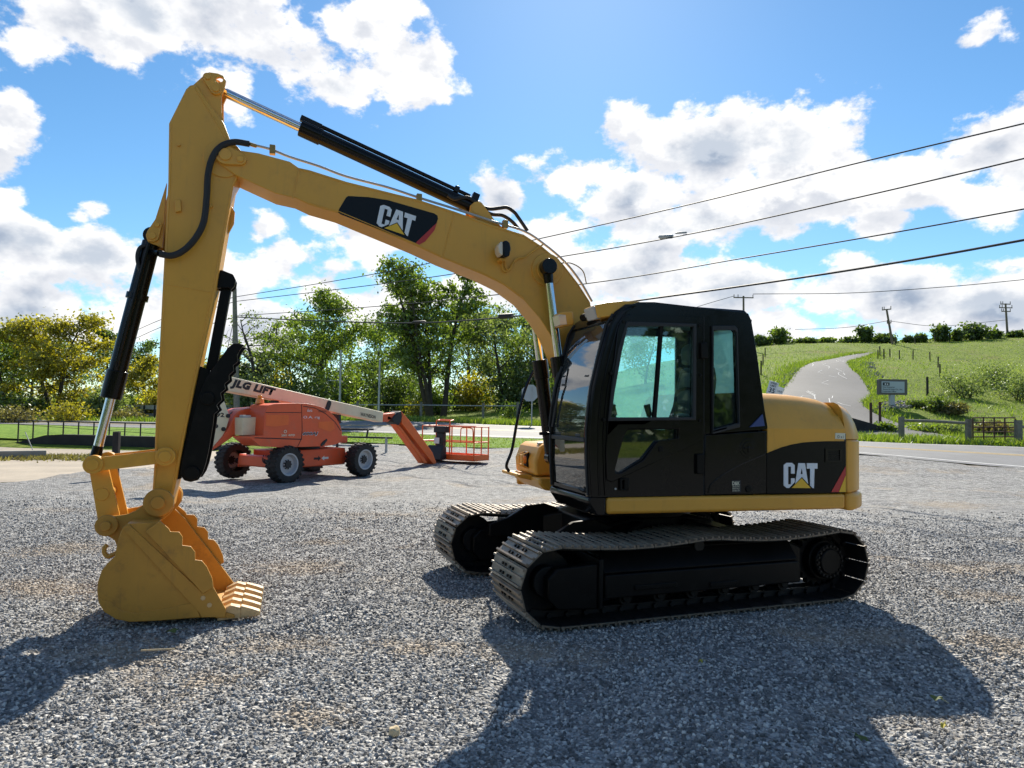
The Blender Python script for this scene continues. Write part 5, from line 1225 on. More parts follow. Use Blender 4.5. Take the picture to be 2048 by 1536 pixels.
def tree(name, base, H, W, leafm, label, group=None, seed=0, trunks=1, leaf=.16, n=5200, bare=.22, lean=0.0, clump=.85, spread=1.0, top_bias=.0, trunk_r=None, droop=.2, airy=.5, barkm='bark'):
    rs = np.random.RandomState(seed); t = empty(name, base, 0, label, 'tree', group)
    mb = MB(); tips = []
    r0 = trunk_r or H * .022
    for k in range(trunks):
        a = rs.uniform(0, 6.28); off = Vector((math.cos(a), math.sin(a), 0)) * (.25 * (trunks > 1))
        d = Vector((math.cos(a) * .16 * (trunks > 1) + lean, math.sin(a) * .12 * (trunks > 1), 1))
        tp = limb_path(rs, off - Vector((0, 0, .25)), d, H * .80 * rs.uniform(.88, 1.05), 8, .07)
        m = len(tp); mb.tube(tp, 0, 7, radii=[r0 / (1 + .25 * (trunks - 1)) * (1 - .86 * i / (m - 1)) * (1.25 if i == 0 else 1) for i in range(m)])
        nb = int(9 + H * .7)
        for j in range(nb):
            f = bare + (1 - bare) * (j + rs.uniform(0, .8)) / nb; f = min(f, .98); i = f * (m - 1); i0 = int(i); p = tp[i0].lerp(tp[min(i0 + 1, m - 1)], i - i0)
            az = rs.uniform(0, 6.28); out = (W / 2) * spread * (math.sin(math.pi * min(1, (f - bare * .6) / (1 - bare * .6)) ** .8) * .75 + .32) * rs.uniform(.65, 1.1) / (1 + .35 * (trunks - 1))
            el = rs.uniform(.15, .75)
            lp = limb_path(rs, p, (math.cos(az), math.sin(az), el), out * 1.05, 5, .16, .05); q = len(lp); rb = r0 * .36 * (1 - f * .6)
            mb.tube(lp, 0, 5, radii=[rb * (1 - .85 * x / (q - 1)) for x in range(q)])
            for x in range(1, q):
                tips.append((lp[x], .5 + .5 * x / q))
                if x >= 2:
                    for s2 in range(2):
                        az2 = az + rs.uniform(-1.3, 1.3); sp = limb_path(rs, lp[x], (math.cos(az2), math.sin(az2), rs.uniform(-.1, .7)), out * .34, 3, .2); mb.tube(sp, 0, 4, radii=[rb * .4, rb * .28, rb * .18, rb * .08])
                        tips.append((sp[-1], 1.0)); tips.append((sp[1], .8))
        tips.append((tp[-1], 1.0))
    mb.build('trunk', barkm, t, angle=60)
    # leaves hang in clumps round the twig ends, with gaps between the clumps
    T = np.array([list(p) for p, w in tips]); w = np.array([w for p, w in tips]) ** 2 * rs.choice([.12, .6, 1.0, 1.7], len(tips), p=[.10 + .35 * airy, .25, .25, .40 - .35 * airy]); w /= w.sum()
    idx = rs.choice(len(T), n, p=w); cs = clump * W / 11
    off = rs.normal(0, 1, (n, 3)); off *= (cs * rs.uniform(.25, 1.0, (n, 1))); off[:, 2] *= .62; P = T[idx] + off; P[:, 2] = np.maximum(P[:, 2], .12 * H * bare)
    ct = rs.uniform(-.22, .22, len(T))
    me = leaf_mesh('crown', P, leaf, rs, .5 + ct[idx], droop)
    place('crown', me, leafm, t)
    return t
def bush(name, base, H, W, leafm, label, group=None, seed=0, n=1500, leaf=.14, cat='bush', depth=None):
    rs = np.random.RandomState(seed); t = empty(name, base, 0, label, cat, group); mb = MB(); C = []
    for k in range(9):
        a = rs.uniform(0, 6.28); r = rs.uniform(0, .42) * W
        lp = limb_path(rs, (rs.normal(0, .08 * W), rs.normal(0, .08 * W), -.1), (math.cos(a) * r / H * 1.1, math.sin(a) * r / H, 1), H * rs.uniform(.6, .95), 4, .15); mb.tube(lp, 0, 4, radii=[.03 * H ** .5 * (1 - .2 * i) for i in range(5)])
        C += [lp[2], lp[3], lp[4]]
    mb.build('stems', 'bark', t, angle=60)
    C = np.array([list(c) for c in C]); idx = rs.randint(0, len(C), n); off = rs.normal(0, 1, (n, 3)) * np.array([W * .13, W * .13, H * .13]); P = C[idx] + off
    low = rs.rand(n) < .25; P[low, 2] *= rs.uniform(.1, .6, low.sum()); P[:, 2] = np.maximum(P[:, 2], .02)
    ct = rs.uniform(-.25, .25, len(C)); place('foliage', leaf_mesh('foliage', P, leaf, rs, .5 + ct[idx]), leafm, t); return t

def base_at(u, D):
    """ground point under pixel column u at distance D"""
    d = ray(u, 830); x = d.x * D / d.y; return Vector((x, D, tz(x, D)))
def hpx(px, D): return px * D / F_PX
G1 = 'trees along the far side of the road'
# (column, distance, top row, width px, leaf, seed, extra, label)
TREES = [
    (12, 56, 640, 150, 'leaf_green', 1, dict(n=4200, bare=.2), 'dull green tree with a slim trunk beside the left edge'),
    (108, 55, 596, 205, 'leaf_yellow', 2, dict(n=12500, trunks=2, bare=.27, airy=.5, clump=.9), 'big yellow-green tree with two trunks left of the bucket cylinder'),
    (218, 72, 632, 110, 'leaf_dark', 3, dict(n=4600), 'dark green round tree behind the bucket cylinder barrel'),
    (292, 75, 655, 120, 'leaf_dark', 4, dict(n=3600, airy=.7), 'thin dark tree peeking out just left of the stick'),
    (262, 62, 705, 130, 'leaf_yellow', 5, dict(n=5000, bare=.08), 'low yellowing tree behind the guard rail, left of the stick'),
    (410, 66, 695, 110, 'leaf_yellow', 6, dict(n=3800, bare=.1), 'low yellow-green tree seen between stick and black thumb'),
    (548, 64, 640, 100, 'leaf_grey', 8, dict(n=1900, airy=.8, leaf=.14), 'pale wispy tree right of the dead tree'),
    (652, 62, 588, 205, 'leaf_green', 9, dict(n=10000, bare=.22, airy=.5), 'airy green tree with a dark trunk behind the cream lift boom'),
    (862, 54, 500, 210, 'leaf_green', 10, dict(n=11000, trunks=3, bare=.28, airy=.6, trunk_r=.30, clump=.75, lean=-.16), 'tallest tree, several trunks fanning out to the left behind the jib'),
    (886, 55, 500, 130, 'leaf_green', 24, dict(n=4600, bare=.40, airy=.7, trunk_r=.24, clump=.7, lean=.03), 'tall slender tree with bare upper stems behind the orange basket'),
    (1000, 58, 605, 220, 'leaf_grey', 11, dict(n=10500, bare=.08, airy=.4), 'pale green bushy tree left of the grab rail'),
    (1075, 62, 630, 170, 'leaf_green', 12, dict(n=7200, bare=.08), 'green tree rising just in front of the cab windscreen'),
    (740, 72, 625, 190, 'leaf_green', 13, dict(n=7200, bare=.08), 'middle-sized green tree left of the tallest tree'),
    (935, 74, 610, 190, 'leaf_green', 14, dict(n=7600, bare=.08), 'dark tree behind the tallest tree, on its right'),
    (590, 80, 640, 190, 'leaf_green', 15, dict(n=6600, bare=.08), 'dark distant tree between the wispy tree and the airy tree'),
    (1290, 70, 655, 200, 'leaf_grey', 17, dict(n=4200, bare=.1), 'pale green tree seen through the cab door window'),
    (690, 84, 640, 190, 'leaf_dark', 21, dict(n=5600, bare=.05), 'dark tree filling the gap left of the slim grey poles'),
    (820, 84, 625, 200, 'leaf_dark', 22, dict(n=5600, bare=.05), 'dark tree far behind the tallest tree, on its left'),
    (1030, 82, 622, 200, 'leaf_dark', 23, dict(n=5600, bare=.05), 'dark tree far behind the pale bushy tree'),
    (60, 82, 660, 200, 'leaf_dark', 18, dict(n=4600, bare=.05), 'dark tree filling the gap behind the yellow-green tree'),
    (150, 90, 672, 200, 'leaf_dark', 19, dict(n=4200, bare=.05), 'far dark tree between the yellow-green and the round tree'),
]
for (u, D, top_, wpx, lm, sd_, kw, lab) in TREES:
    b = base_at(u, D); ztop = at(u, top_, D).z; H = (ztop - b.z) * (1.22 if u == 108 else (1.05 if u < 330 else 1.15))
    tree('tree', b, H, hpx(wpx, D), lm, lab, G1, seed=sd_, **kw)
# the dead tree beside the pole
b = base_at(520, 56); H = at(505, 598, 56).z - b.z
tree('dead_tree', b, H * 1.05, hpx(150, 56), 'leaf_grey', 'half dead tree with bare curling limbs beside the wooden utility pole', None, seed=31, n=700, bare=.3, airy=.9, lean=-.05, leaf=.12, trunk_r=.26, barkm='dead_bark')
tree('vine_tree', base_at(498, 58), at(500, 690, 58).z - base_at(498, 58).z, hpx(95, 58), 'leaf_dark', 'dark vine-hung tree with drooping foliage below the dead limbs', None, seed=32, n=4200, bare=.05, droop=1.6, leaf=.15)
# understorey bushes along the wood edge
rsb = np.random.RandomState(5); cnt = {}
USH = [('leaf_dark', 'dark'), ('leaf_green', 'green'), ('leaf_grey', 'pale'), ('leaf_yellow', 'yellowing')]
for i, u in enumerate(range(-60, 1200, 46)):
    if 330 < u < 395: continue
    D = 56 + rsb.uniform(-3, 9); uu = u + rsb.uniform(-14, 14); hp__ = rsb.uniform(60, 135) * (.5 if u < 330 else 1); lm, w_ = USH[rsb.choice(4, p=[.45, .32, .13, .10])]
    b = base_at(uu, D); near = 'left of the stick' if u < 320 else ('behind the black thumb' if u < 480 else ('behind the boom lift' if u < 800 else ('behind the orange basket' if u < 960 else 'near the cab front')))
    cnt[(w_, near)] = cnt.get((w_, near), 0) + 1; bush('shrub', b, hpx(hp__, D), hpx(rsb.uniform(90, 140), D), lm, '%s %s shrub from the left in the wood edge %s' % (('first', 'second', 'third', 'fourth', 'fifth', 'sixth')[cnt[(w_, near)] - 1], w_, near), 'understorey shrubs at the wood edge', seed=100 + i, n=2300, leaf=.17)
# yellow weeds by the fence and loose bushes
bush('weed_clump', hit(835, 832), 1.3, 2.6, 'leaf_yellow', 'yellow flowering weeds at the road edge behind the jib', 'weeds at the road edge', 60, 900, .10, 'weeds')
bush('weed_clump', hit(1022, 838), 1.3, 2.4, 'leaf_green', 'small light green bush by the wire fence right of the basket', 'weeds at the road edge', 61, 900, .10, 'weeds')
bush('weed_clump', hit(140, 842), 1.5, 3.6, 'leaf_yellow', 'rounded yellow-green bush under the two-trunk tree', 'weeds at the road edge', 62, 1300, .11, 'weeds')
bush('weed_clump', hit(245, 840), 1.0, 3.6, 'leaf_dry', 'dry pale grass clump under the guard rail', 'weeds at the road edge', 63, 1300, .10, 'weeds')
bush('weed_clump', hit(30, 846), 1.2, 3.6, 'leaf_dry', 'dry brush at the foot of the leftmost tree', 'weeds at the road edge', 64, 1300, .10, 'weeds')
# hill-top hedge and slope shrubs
HILL = [(1560, 690, 42, 70, 'leaf_green', 'round green bush on the hilltop just right of the cab'), (1525, 692, 26, 50, 'leaf_dark', 'dark bush at the cab rear corner on the hilltop'),
        (1735, 690, 46, 52, 'leaf_dark', 'tall dark thicket on the hill left of the leaning pole'), (1765, 690, 26, 60, 'leaf_dark', 'low dark thicket at the foot of the leaning pole'),
        (1700, 691, 20, 60, 'leaf_dark', 'low dark hedge left of the tall thicket'), (1818, 686, 16, 40, 'leaf_dark', 'small dark bush right of the leaning pole'), (1845, 683, 20, 34, 'leaf_green', 'small green bush in the middle of the crest'),
        (1886, 680, 38, 46, 'leaf_dark', 'dark bush on the crest left of the rounded tree'), (1912, 678, 22, 40, 'leaf_dark', 'low dark bush joined to the crest bush'), (1955, 675, 40, 66, 'leaf_dark', 'widest dark rounded bush on the crest'),
        (1990, 672, 18, 50, 'leaf_dark', 'low bush beside the tall crest pole'), (2030, 668, 10, 44, 'leaf_dark', 'low hedge at the right end of the crest'), (1610, 694, 14, 70, 'leaf_dark', 'low hedge below the grey roof'), (1655, 693, 14, 70, 'leaf_green', 'low green hedge right of the grey roof')]
for i, (u, v, hp__, wp__, lm, lab) in enumerate(HILL):
    D = 118; b = base_at(u, D); zt = at(u, v - hp__, D).z; bush('hill_bush', b, max(.8, (zt - b.z) * .8), hpx(wp__ * .72, D) * (1 + .3 * math.sin(i * 2.3)), lm, lab, 'bushes along the hill crest', seed=200 + i, n=1300, leaf=.34)
SLOPE = [(1935, 795, 60, 110, 'leaf_grey', 'large grey-green shrub on the slope above the gate'), (1990, 775, 55, 110, 'leaf_grey', 'grey-green shrub higher up the slope above the gate'), (2045, 800, 60, 110, 'leaf_grey', 'grey-green shrub on the slope at the right edge'),
         (1870, 822, 32, 80, 'leaf_dark', 'dark low shrub on the slope above the fence rail'), (1905, 828, 26, 70, 'leaf_dry', 'reddish dry shrub above the fence post'), (1845, 862, 22, 80, 'leaf_green', 'low weeds under the fence rail'), (1895, 866, 20, 70, 'leaf_grey', 'pale weeds between the fence posts'), (1765, 862, 20, 60, 'leaf_green', 'green weeds behind the counterweight'), (1985, 862, 26, 80, 'leaf_dry', 'dry grass behind the metal gate'),
         (1830, 812, 18, 60, 'leaf_dark', 'dark shrub right of the office sign')]
for i, (u, v, hp__, wp__, lm, lab) in enumerate(SLOPE):
    b = hit(u, v); bush('slope_shrub', b, hpx(hp__, b.y), hpx(wp__, b.y), lm, lab, 'shrubs on the roadside slope', seed=300 + i, n=1900, leaf=.11)

# ------------------------------------------------------------------ grass tufts (stuff)
def tufts(name, uv, hgt, lm, seed, lean=.5, wid=.035):
    rs = np.random.RandomState(seed); n = len(uv); Z = terr(uv[:, 0], uv[:, 1]); P = np.stack([uv[:, 0], uv[:, 1], Z - .02], 1)
    h = hgt * rs.uniform(.5, 1.3, n); a = rs.uniform(0, 6.28, n); ln = rs.normal(0, lean, (n, 2)) * h[:, None]
    dx = np.stack([np.cos(a), np.sin(a), 0 * a], 1) * (wid * rs.uniform(.6, 1.5, n))[:, None]
    tip = P + np.stack([ln[:, 0], ln[:, 1], h], 1); V = np.stack([P - dx, P + dx, tip], 1).reshape(-1, 3)
    me = bpy.data.meshes.new(name); me.vertices.add(3 * n); me.vertices.foreach_set('co', V.ravel()); me.loops.add(3 * n); me.loops.foreach_set('vertex_index', np.arange(3 * n)); me.polygons.add(n); me.polygons.foreach_set('loop_start', np.arange(n) * 3); me.update(calc_edges=True)
    at_ = me.attributes.new('tone', 'FLOAT', 'FACE'); at_.data.foreach_set('value', np.clip(.5 + rs.normal(0, .25, n), 0, 1).astype(np.float32))
    return place(name, me, lm)
rs = np.random.RandomState(77)
def sample_between(A, B, n, f0=0.0, f1=1.0):
    i = rs.uniform(0, len(A) - 1.001, n); k = i.astype(int); f = (i - k)[:, None]; A, B = np.array(A), np.array(B)
    a = A[k] * (1 - f) + A[k + 1] * f; b = B[k] * (1 - f) + B[k + 1] * f; t_ = rs.uniform(f0, f1, (n, 1)); return a * (1 - t_) + b * t_
tag(tufts('lawn_grass', sample_between(LN, LF, 16000), .09, MATS['leaf_grass'], 1), 'mown bright green grass of the verge between yard and road', 'grass', kind='stuff')
FE = [(x + 1.5, y + 3.5) for x, y in RF]; FE2 = [(x + .3, y + .3) for x, y in RF]
tag(tufts('roadside_grass', sample_between(FE2, FE, 26000), .32, MATS['leaf_grass'], 2), 'rough grass along the far edge of the road', 'grass', kind='stuff')
def on_drive(x, y):
    a, b = np.array(dl_), np.array(dr_); lo = np.interp(y, a[:, 1], a[:, 0]); hi = np.interp(y, b[:, 1], b[:, 0]); return (x > lo - 1.2) & (x < hi + 1.0)
def plan(pts): return [(p.x, p.y) for p in (hit(u, v) for u, v in pts)]
dl_ = smooth2([(14.5, 37.0)] + plan([(1545, 815), (1570, 775), (1594, 745), (1624, 727), (1690, 713), (1738, 706.5)]))
dr_ = smooth2([(23.5, 33.5)] + plan([(1736, 822), (1741, 790), (1722, 757), (1700, 737), (1702, 722), (1748, 706)]))
n = 90000; gx = rs.uniform(18, 110, n); gy = rs.uniform(36, 128, n); keep = ~on_drive(gx, gy) & (gx / gy > .30) & (gx / gy < .80) & (rs.rand(n) < 40 / gy); P2 = np.stack([gx[keep], gy[keep]], 1)
tag(tufts('hill_grass', P2, .20, MATS['leaf_grass'], 3, wid=.032), 'tall meadow grass covering the hillside', 'grass', kind='stuff')
n = 5000; e = rs.uniform(0, 1, n); gx = -21 + e * 10 + rs.normal(0, .5, n); gy = 22.6 + e * .8 + rs.normal(0, .5, n)
tag(tufts('dry_grass', np.stack([gx - 1, gy], 1), .14, MATS['leaf_dry'], 4), 'dry straw grass behind the low concrete kerb', 'grass', kind='stuff')

# ------------------------------------------------------------------ driveway up the hill
drive = strip('driveway', dl_, dr_, 'drive', .06, 80, 10)
# pale sealed cracks
rs = np.random.RandomState(11)
for k in range(16):
    i = rs.randint(4, len(dl_) - 3); f = rs.uniform(.15, .85); pts = []
    for s_ in range(rs.randint(3, 7)):
        a_, b_ = dl_[i], dr_[i]; pts.append(Vector((a_[0] + (b_[0] - a_[0]) * f, a_[1] + (b_[1] - a_[1]) * f, 0)) + Vector((rs.normal(0, .25), rs.normal(0, .5), 0)))
        f = min(.93, max(.07, f + rs.normal(0, .035))); i = min(len(dl_) - 1, i + rs.choice([0, 1]))
        pts[-1].y += s_ * .25
    if len(pts) > 1:
        L1 = [(p.x - .03, p.y) for p in pts]; L2 = [(p.x + .03, p.y + .02) for p in pts]
        strip('crack_seal', L1, L2, 'paint_white', .075, 10, 2, kind=None, parent=drive)
# stone banks beside the driveway
def rocks(name, A, B, n, size, seed, label):
    rs = np.random.RandomState(seed); mb = MB(); ico = []
    bm = bmesh.new(); bmesh.ops.create_icosphere(bm, subdivisions=1, radius=1); iv = [v.co.copy() for v in bm.verts]; bm.verts.index_update(); fv = [[v.index for v in f.verts] for f in bm.faces]; bm.free()
    for k in range(n):
        i = rs.uniform(0, min(len(A), len(B)) - 1.01); j = int(i); f = i - j; a = Vector((*A[j], 0)).lerp(Vector((*A[j + 1], 0)), f); b = Vector((*B[j], 0)).lerp(Vector((*B[j + 1], 0)), f); p = a.lerp(b, rs.uniform(0, 1)); s_ = size * rs.uniform(.5, 1.4)
        p.z = tz(p.x, p.y) + s_ * .25; j_ = rs.uniform(.7, 1.3, (len(iv), 1)); mb.raw([p + Vector((v.x * s_ * 1.2, v.y * s_, v.z * s_ * .75)) * q_ for v, q_ in zip(iv, j_[:, 0])], fv)
    o = mb.build(name, 'rock', None, smooth=False); return tag(o, label, 'rocks', kind='stuff')
R1 = plan([(1748, 825), (1757, 800), (1740, 757), (1718, 740), (1712, 724)]); R0 = plan([(1738, 825), (1741, 800), (1722, 757), (1703, 738), (1704, 722)])
rocks('rock_bank', R0, [(x + .8 + .3 * i, y) for i, (x, y) in enumerate(R1)], 520, .085, 3, 'grey rubble bank along the right edge of the driveway')
rocks('rock_bank', plan([(1556, 800), (1578, 760), (1600, 738)]), plan([(1540, 800), (1566, 757), (1590, 736)]), 320, .085, 4, 'grey rubble along the left edge of the driveway')
rocks('rock_bank', plan([(1775, 818), (1800, 818), (1822, 815)]), plan([(1775, 806), (1800, 804), (1822, 806)]), 160, .10, 5, 'rubble heap at the foot of the office sign')

# ------------------------------------------------------------------ signs
def board(name, u0, u1, v0, v1, D, thick, m, parent, f_extra=None):
    a, b, c, d_ = at(u0, v0, D), at(u1, v0, D), at(u1, v1, D), at(u0, v1, D)
    return MB().prism([(a.x, a.z), (b.x, b.z), (c.x, c.z), (d_.x, d_.z)], D, D + thick).build(name, m, parent, bevel=.01)
b = hit(1787, 814); D = b.y
sg = empty('office_sign', (0, 0, 0), 0, 'grey framed roadside office sign on a single pale post', 'sign')
sg.location = b
def local_board(name, u0, u1, v0, v1, dy, thick, m):
    a, c = at(u0, v0, D), at(u1, v1, D); return MB().bx(a.x - b.x, c.x - b.x, dy, dy + thick, c.z - b.z, a.z - b.z).build(name, m, sg, bevel=.01)
local_board('post', 1782, 1791, 789, 816, .06, .25, 'sign_grey')
local_board('frame', 1758, 1815, 758, 790, 0, .30, 'sign_frame')
local_board('panel', 1763, 1809, 762.5, 786, -.02, .03, 'sign_board')
P_ = at(1772, 768, D) - b; MB().bx(P_.x - .22, P_.x + .22, -.03, -.022, P_.z - .10, P_.z + .10).build('logo_panel', 'print_dark', sg)
MB().bx(P_.x - .10, P_.x - .02, -.036, -.030, P_.z - .06, P_.z + .05).build('logo_mark', 'sign_white', sg); MB().bx(P_.x + .04, P_.x + .13, -.036, -.030, P_.z - .06, P_.z + .03).build('logo_mark', 'sign_white', sg)
for tx, uc, vc, w_ in (('New Enterprise', 1777, 774.5, 24), ('Stone & Lime Co., Inc.', 1785, 778.8, 40), ('Corporate Office', 1778, 783, 28)):
    P_ = at(uc, vc, D) - b; put_text('lettering', tx, 'print_dark', sg, (P_.x, -.022, P_.z), (1, 0, 0), (0, 0, 1), (0, -1, 0), hpx(w_, D), hpx(3.4, D), lift=.006, bold=.02)
# speed limit sign, tilted
D = 33.0; bq = base_at(1546, D); c = at(1545, 776, D)
sp_ = empty('speed_limit_sign', bq, 0, 'white speed limit 35 sign tilted behind the engine hood', 'sign')
rt = Matrix.Rotation(R(17), 3, 'Y'); cl = c - bq
MB().box(cl, (.46, .03, .62), rt).build('plate', 'sign_white', sp_, bevel=.02)
MB().tube([(0.12, .04, -.2), cl + Vector((0, .04, 0)), cl + rt @ Vector((0, .04, .25))], .03, 6).build('post', 'galv', sp_)
ex, ez = rt @ Vector((1, 0, 0)), rt @ Vector((0, 0, 1))
for tx, dz_, w_, h_ in (('SPEED', .22, .32, .085), ('LIMIT', .10, .28, .085), ('35', -.12, .28, .24)):
    put_text('lettering', tx, 'print_dark', sp_, cl + ez * dz_ - Vector((0, .016, 0)), ex, ez, (0, -1, 0), w_, h_, lift=.004, bold=.02)
D = 33.6; c = at(1558, 783, D); bq = base_at(1559, D); s2 = empty('road_sign', bq, 0, 'second white sign mostly hidden behind the speed limit sign', 'sign'); cl = c - bq
MB().box(cl, (.40, .03, .45), rt).build('plate', 'sign_white', s2, bevel=.02); MB().tube([(.1, .04, -.2), cl + Vector((0, .04, 0))], .03, 6).build('post', 'galv', s2)
put_text('lettering', 'CURVE', 'print_dark', s2, cl - Vector((0, .016, 0)), ex, ez, (0, -1, 0), .3, .1, lift=.004)
# back of a stop sign across the road
bq = hit(1063, 852); D = bq.y; c = at(1060, 786, D) - bq; ss = empty('stop_sign', bq, 0, 'bare grey back of an octagonal sign on a thin post across the road', 'sign')
r_ = hpx(18, D); MB().prism([(c.x + r_ * math.cos(R(22.5 + 45 * k)), c.z + r_ * math.sin(R(22.5 + 45 * k))) for k in range(8)], 0, .02).build('plate', 'sign_grey', ss)
MB().bx(-.035, .035, -.05, -.01, -.2, c.z + r_ * .7).build('post', 'galv', ss)

# ------------------------------------------------------------------ fences, gate, walls
def post_fence(name, label, pts, dia, hgt, rails=(), m='wood_weathered', rail_m=None, group=None, rail_r=.04, sq=False):
    o = empty(name, pts[0], 0, label, 'fence', group); b0 = pts[0]
    for p in pts:
        q = p - b0; h = hgt * random.uniform(.95, 1.05)
        (MB().bx(q.x - dia / 2, q.x + dia / 2, q.y - dia / 2, q.y + dia / 2, q.z - .2, q.z + h) if sq else MB().cyl((q.x, q.y, q.z - .2), (q.x + random.uniform(-.03, .03), q.y, q.z + h), dia / 2, 8)).build('post', m, o)
    for z in rails:
        for p, q in zip(pts, pts[1:]):
            a, c = p - b0, q - b0; MB().cyl(a + Vector((0, 0, z)), c + Vector((0, 0, z)), rail_r, 6).build('rail', rail_m or m, o)
    return o
p1, p2 = hit(1803, 881), hit(1937, 887)
o = post_fence('rail_fence', 'grey wooden rail fence of two stout posts left of the metal gate', [p1, p2], .20, 1.20, (), 'wood_weathered', sq=True)
hA, hB = hpx(40, p1.y), hpx(40, p2.y); MB().tube([Vector((0, 0, hA)), (p2 - p1) * .5 + Vector((0, 0, (hA + hB) / 2 + .03)), p2 - p1 + Vector((0, 0, hB))], .07, 8).build('rail', 'wood_weathered', o)
g0, g1 = hit(1946, 888), hit(2031, 889)
gt = empty('metal_gate', g0, 0, 'dark rusty tubular metal gate with a grid of bars at the right', 'gate'); dv = g1 - g0; Hg = hpx(52, g0.y)
for k in range(5): MB().cyl(dv * (k / 4) + Vector((0, 0, .08)), dv * (k / 4) + Vector((0, 0, Hg + (.05 if k in (1, 2, 3) else 0))), .035, 8).build('upright', 'rusty', gt)
for k in range(6): MB().cyl(Vector((0, 0, .1 + (Hg - .1) * k / 5)), dv + Vector((0, 0, .14 + (Hg - .1) * k / 5)), .03, 8).build('bar', 'rusty', gt)
post_fence('rail_fence', 'dark post and rail to the right of the metal gate', [hit(2037, 890), hit(2075, 890)], .24, 1.15, (.85,), 'wood_weathered', sq=True, rail_r=.07)
post_fence('wire_fence', 'two thin rusty fence posts above the engine hood with a brace wire', [hit(1742, 852), hit(1760, 847)], .16, 1.3, (.9,), 'rusty', rail_m='wire', rail_r=.015)
gw0, gw1 = hit(1705, 864), hit(1775, 862); wl = empty('culvert_wall', gw0, 0, 'low dark stone wall end behind the counterweight', 'wall'); dv = gw1 - gw0
MB().prism([(0, -.3), (dv.x, -.3), (dv.x, .2), (0, .75)], 0, .4).build('wall', 'wall_dark', wl, bevel=.03)
post_fence('pasture_fence', 'line of weathered posts running across the hill above the office sign', [hit(u, v) for u, v in [(1756, 718), (1799, 718), (1826, 719), (1860, 722), (1876, 735), (1880, 752)]], .14, 1.15, (), 'wood_dark')
post_fence('pasture_fence', 'posts beside the bend of the driveway', [hit(u, v) for u, v in [(1760, 712), (1768, 718), (1780, 716)]], .16, 1.2, (), 'wood_dark')
post_fence('pasture_fence', 'row of tiny posts along the hilltop field', [hit(u, v) for u, v in [(1790, 690), (1830, 688), (1870, 685), (1900, 683), (1930, 680), (1975, 677), (2015, 674), (2045, 672)]], .18, 1.2, (1.0,), 'wood_dark', rail_m='wire', rail_r=.02)
post_fence('pasture_fence', 'leaning posts beside the left driveway bank', [hit(u, v) for u, v in [(1522, 750), (1526, 730), (1530, 714)]], .14, 1.2, (), 'wood_dark')
post_fence('pasture_fence', 'single post on the grassy bank right of the office sign', [hit(1855, 790)], .18, 1.4, (), 'wood_dark')
fp = [hit(u, v) for u, v in [(690, 826), (790, 828), (872, 830), (968, 838), (1035, 842)]]
fp = [Vector((p.x, 47.5, tz(p.x, 47.5))) for p in fp]
post_fence('wire_fence', 'wooden posts with a single rail beyond the road behind the basket', fp, .18, 1.25, (1.0,), 'wood_weathered', rail_m='galv', rail_r=.035)
# low dark wall with railing on the left
W0, W1 = Vector((-20.3, 28.6, 0)), Vector((-11.4, 27.2, 0)); wl = empty('retaining_wall', W0, 0, 'low dark concrete wall behind the paved apron', 'wall'); dv = W1 - W0; nv = Vector((-dv.y, dv.x, 0)).normalized()
mb = MB()
rr = []
for k in range(13):
    q = dv * k / 12; h = .55 * min(1, .25 + k / 3); rr.append([q + Vector((0, 0, -.3)), q + nv * .35 + Vector((0, 0, -.3)), q + nv * .35 + Vector((0, 0, h)), q + Vector((0, 0, h))])
mb.loft(rr); mb.build('wall', 'wall_dark', wl, angle=20)
rl_ = empty('railing', W0, 0, 'thin black pipe railing on top of the low dark wall', 'railing'); N = 14
for k in range(N):
    q = dv * (k / (N - 1)) + nv * .25; h0 = .4 * min(1, .25 + k / 5); MB().cyl(q + Vector((0, 0, h0)), q + Vector((.12 if k == 11 else 0, 0, 1.08)), .028, 6).build('post', 'print_dark', rl_)
MB().cyl(nv * .25 + Vector((0, 0, 1.06)), dv + nv * .25 + Vector((0, 0, 1.06)), .028, 6).build('rail', 'print_dark', rl_)
MB().cyl(nv * .25 + Vector((0, 0, .9)), dv + nv * .25 + Vector((0, 0, .55)), .01, 5).build('rail', 'print_dark', rl_)
strip('lawn_bank', [(W0.x - 10, 30.5), (W0.x, 29.2), (W1.x, 27.7), (-10.0, 31.6)], [(W0.x - 12, 40), (W0.x, 39.2), (-13, 37.2), (-9, 36.4)], 'lawn', .02, 40, 12)
# concrete kerb, stake, dark post
k0, k1 = on_ground(0, 922), on_ground(92, 914)
tag(MB().bar(k0 + Vector((-2.5, -.05, .1)), k1 + Vector((0, 0, .1)), .35, .26).build('kerb', 'concrete', None, bevel=.03), 'low pale concrete kerb at the left edge of the apron', 'kerb')
tag(MB().tube([on_ground(68, 906), on_ground(68, 906) + Vector((-.35, 0, .75))], .015, 6).build('stake', 'galv'), 'thin leaning metal stake behind the kerb', 'stake')
pp = on_ground(230, 956); h = hpx(92, pp.y); tag(MB().bx(pp.x - .07, pp.x + .07, pp.y - .06, pp.y + .06, -.1, h).build('bollard_post', 'wood_dark', None, bevel=.01), 'square dark wooden post standing behind the bucket link', 'post')
